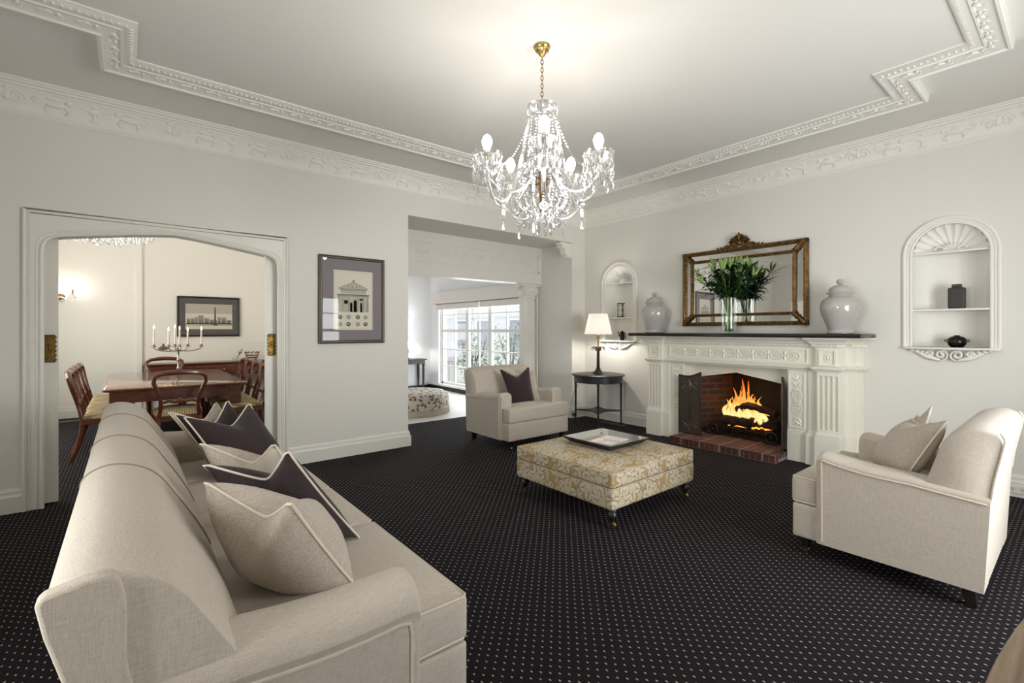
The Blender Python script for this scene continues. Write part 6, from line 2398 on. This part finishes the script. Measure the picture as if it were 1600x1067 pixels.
# ================================================================== SUNROOM
pf = thing('pouf', 'large round floral pouf with a fringe on the sunroom floor', 'pouf', (3.68, 7.06, 0))
MB().lathe([(0.0, 0.05), (0.54, 0.05), (0.56, 0.10), (0.56, 0.27), (0.54, 0.315), (0.48, 0.345), (0.30, 0.36), (0, 0.362)], seg=48).build('cushion', 'floral', pf)
m = MB()
secs = []
for k in range(240):
    pass
nfr = 144
for z, r in ((0.085, 0.563), (0.004, 0.568)):
    secs.append([((r + 0.007 * (k % 2)) * math.cos(2 * PI * k / nfr), (r + 0.007 * (k % 2)) * math.sin(2 * PI * k / nfr), z) for k in range(nfr)])
m.loft(secs, True, False)
m.build('fringe', 'fringe', pf, smooth=False)
MB().tube([(0.564 * math.cos(a * PI / 24), 0.564 * math.sin(a * PI / 24), 0.088) for a in range(48)], 0.008, 6, True).build('braid', 'fringe', pf)

cs = thing('console_table', 'black console table against the far sunroom wall', 'console table', (4.72, 9.70, 0))
MB().rbox(-0.56, 0.56, -0.165, 0.165, 0.675, 0.70, 0.006).build('top', 'black_wood', cs)
MB().box(-0.52, 0.52, -0.14, 0.15, 0.59, 0.675).build('apron', 'black_wood', cs, smooth=False)
for sx in (-0.49, 0.49):
    for sy in (-0.115, 0.125):
        MB().lathe([(0.020, 0), (0.026, 0.03), (0.018, 0.05), (0.028, 0.30), (0.030, 0.50), (0.022, 0.53), (0.034, 0.55), (0.034, 0.59)], (sx, sy, 0), 12).build('leg', 'black_wood', cs)
l2 = thing('table_lamp', 'small lit table lamp on the black console in the sunroom', 'lamp', (4.86, 9.72, 0.70))
MB().lathe([(0.06, 0), (0.06, 0.02), (0.03, 0.04), (0.045, 0.12), (0.05, 0.2), (0.02, 0.28), (0.012, 0.36)], seg=18).build('base', 'dark_bronze', l2)
MB().lathe([(0.165, 0.42), (0.11, 0.66), (0.108, 0.66), (0.163, 0.42)], seg=32, caps=False).build('shade', 'lamp_shade', l2)
MB().ball((0, 0, 0.5), (0.03, 0.03, 0.04), 10, 8).build('light_bulb', 'lamp_bulb', l2)
t = thing('lamp_cord', 'pale cord hanging from the console to the sunroom floor', 'cord', (5.2, 9.78, 0))
MB().tube([(0.0, 0.06, 0.42), (0.06, 0.05, 0.25), (0.16, 0.05, 0.16), (0.26, 0.06, 0.12)], 0.004, 6).build('wire', 'white_plastic', t)
for z0_, z1_, lab in ((1.52, 2.0, 'upper of two dark framed pictures on the far sunroom wall'), (0.98, 1.36, 'lower of two dark framed pictures behind the small lamp')):
    t = thing('framed_picture', lab, 'picture', (4.70, 9.875, z0_), 0, 'dark pictures in the sunroom')
    w_, h_ = 0.24, z1_ - z0_
    MB().plate([(-w_, 0), (w_, 0), (w_, h_), (-w_, h_)], [[(-w_ + 0.03, 0.03), (w_ - 0.03, 0.03), (w_ - 0.03, h_ - 0.03), (-w_ + 0.03, h_ - 0.03)]], -0.025, 0, 'y').build('frame', 'frame_black', t, smooth=False)
    MB().box(-w_ + 0.03, w_ - 0.03, -0.012, -0.008, 0.03, h_ - 0.03).build('print', 'mat_grey', t, smooth=False)
# blinds over the sunroom window
t = thing('blind_pelmet', 'pale fabric pelmet box above the sunroom window', 'pelmet', (5.48, 7.93, 1.95))
MB().rbox(-0.07, 0.068, -1.60, 1.62, 0, 0.25, 0.01).build('box', 'blind', t)
for (a, b, lab) in ((7.80, 9.50, 'raised roller blind over the far half of the sunroom window'), (6.34, 7.78, 'raised roller blind over the near half of the sunroom window')):
    t = thing('roller_blind', lab, 'blind', (5.50, (a + b) / 2, 1.83), 0, 'roller blinds in the sunroom')
    MB().box(-0.006, 0.006, a - (a + b) / 2, b - (a + b) / 2, 0, 0.118).build('fabric', 'blind', t, smooth=False)
    MB().tube([(-0.008, a - (a + b) / 2, 0.112), (-0.008, b - (a + b) / 2, 0.112)], 0.008, 6).build('bar', 'blind_gap_shade', t)  # dark strip: shade of the gap under the pelmet, put in as colour
    MB().box(-0.012, 0.010, a - (a + b) / 2, b - (a + b) / 2, -0.012, 0.004).build('hem', 'blind', t, smooth=False)

# ================================================================== OUTSIDE THE SUNROOM
struct('ground', MB().box(5.75, 22, -2, 26, -0.4, -0.25), 'ground', smooth=False)
hb = thing('house', 'pale neighbouring house with grey windows seen through the sunroom window', 'house', (13, 17, -0.25))
MB().box(0, 1, -9, 9, 0, 2.9).box(-0.06, 0, -9, 9, 2.2, 2.45).build('walls', 'house_wall', hb, smooth=False)
for k, y in enumerate((-1.6, 0.9, 2.6, 5.0, -5.0)):
    f_ = MB().plate([(y - 0.7, 0.5), (y + 0.7, 0.5), (y + 0.7, 2.1), (y - 0.7, 2.1)], [[(y - 0.64, 0.56), (y + 0.64, 0.56), (y + 0.64, 2.04), (y - 0.64, 2.04)]], -0.06, 0, 'x').build('window', 'sun_white', hb, smooth=False)
    MB().box(-0.02, -0.005, y - 0.64, y + 0.64, 0.56, 2.04).build('pane', 'house_glass', f_, smooth=False)


def shrub(label, loc, sx, sy, sz, n, seed):
    rnd = random.Random(seed)
    root = thing('shrub', label, 'shrub', loc, 0, 'shrubs outside the sunroom')
    m = MB()
    for k in range(6):
        a = rnd.uniform(0, 6.28)
        m.tube([(0, 0, 0), (sx * 0.3 * math.cos(a), sy * 0.3 * math.sin(a), sz * 0.5), (sx * 0.7 * math.cos(a), sy * 0.7 * math.sin(a), sz * rnd.uniform(0.8, 1.0))], [0.02, 0.014, 0.006], 6)
    m.build('branches', 'log_bark', root)
    m = MB()
    for k in range(n):
        a, b = rnd.uniform(0, 2 * PI), math.acos(rnd.uniform(-1, 1))
        r = rnd.uniform(0.45, 1.0)
        p = (sx * r * math.sin(b) * math.cos(a), sy * r * math.sin(b) * math.sin(a), sz * 0.55 + sz * 0.5 * r * math.cos(b))
        blade(m, p, (rnd.uniform(-1, 1), rnd.uniform(-1, 1), rnd.uniform(-.3, 1)), rnd.uniform(0.08, 0.16), rnd.uniform(0.02, 0.035), 0.02, 1)
    m.build('foliage', 'shrub_leaf', root)


shrub('leafy green shrub close outside the near panes of the sunroom window', (7.0, 8.6, -0.25), 0.55, 0.75, 1.75, 420, 1)
shrub('leafy shrub outside the middle panes of the sunroom window', (7.3, 10.6, -0.25), 0.5, 0.6, 1.45, 320, 2)
shrub('tall airy shrub against the neighbouring house outside the sunroom', (9.4, 9.7, -0.25), 0.8, 0.8, 2.6, 380, 3)
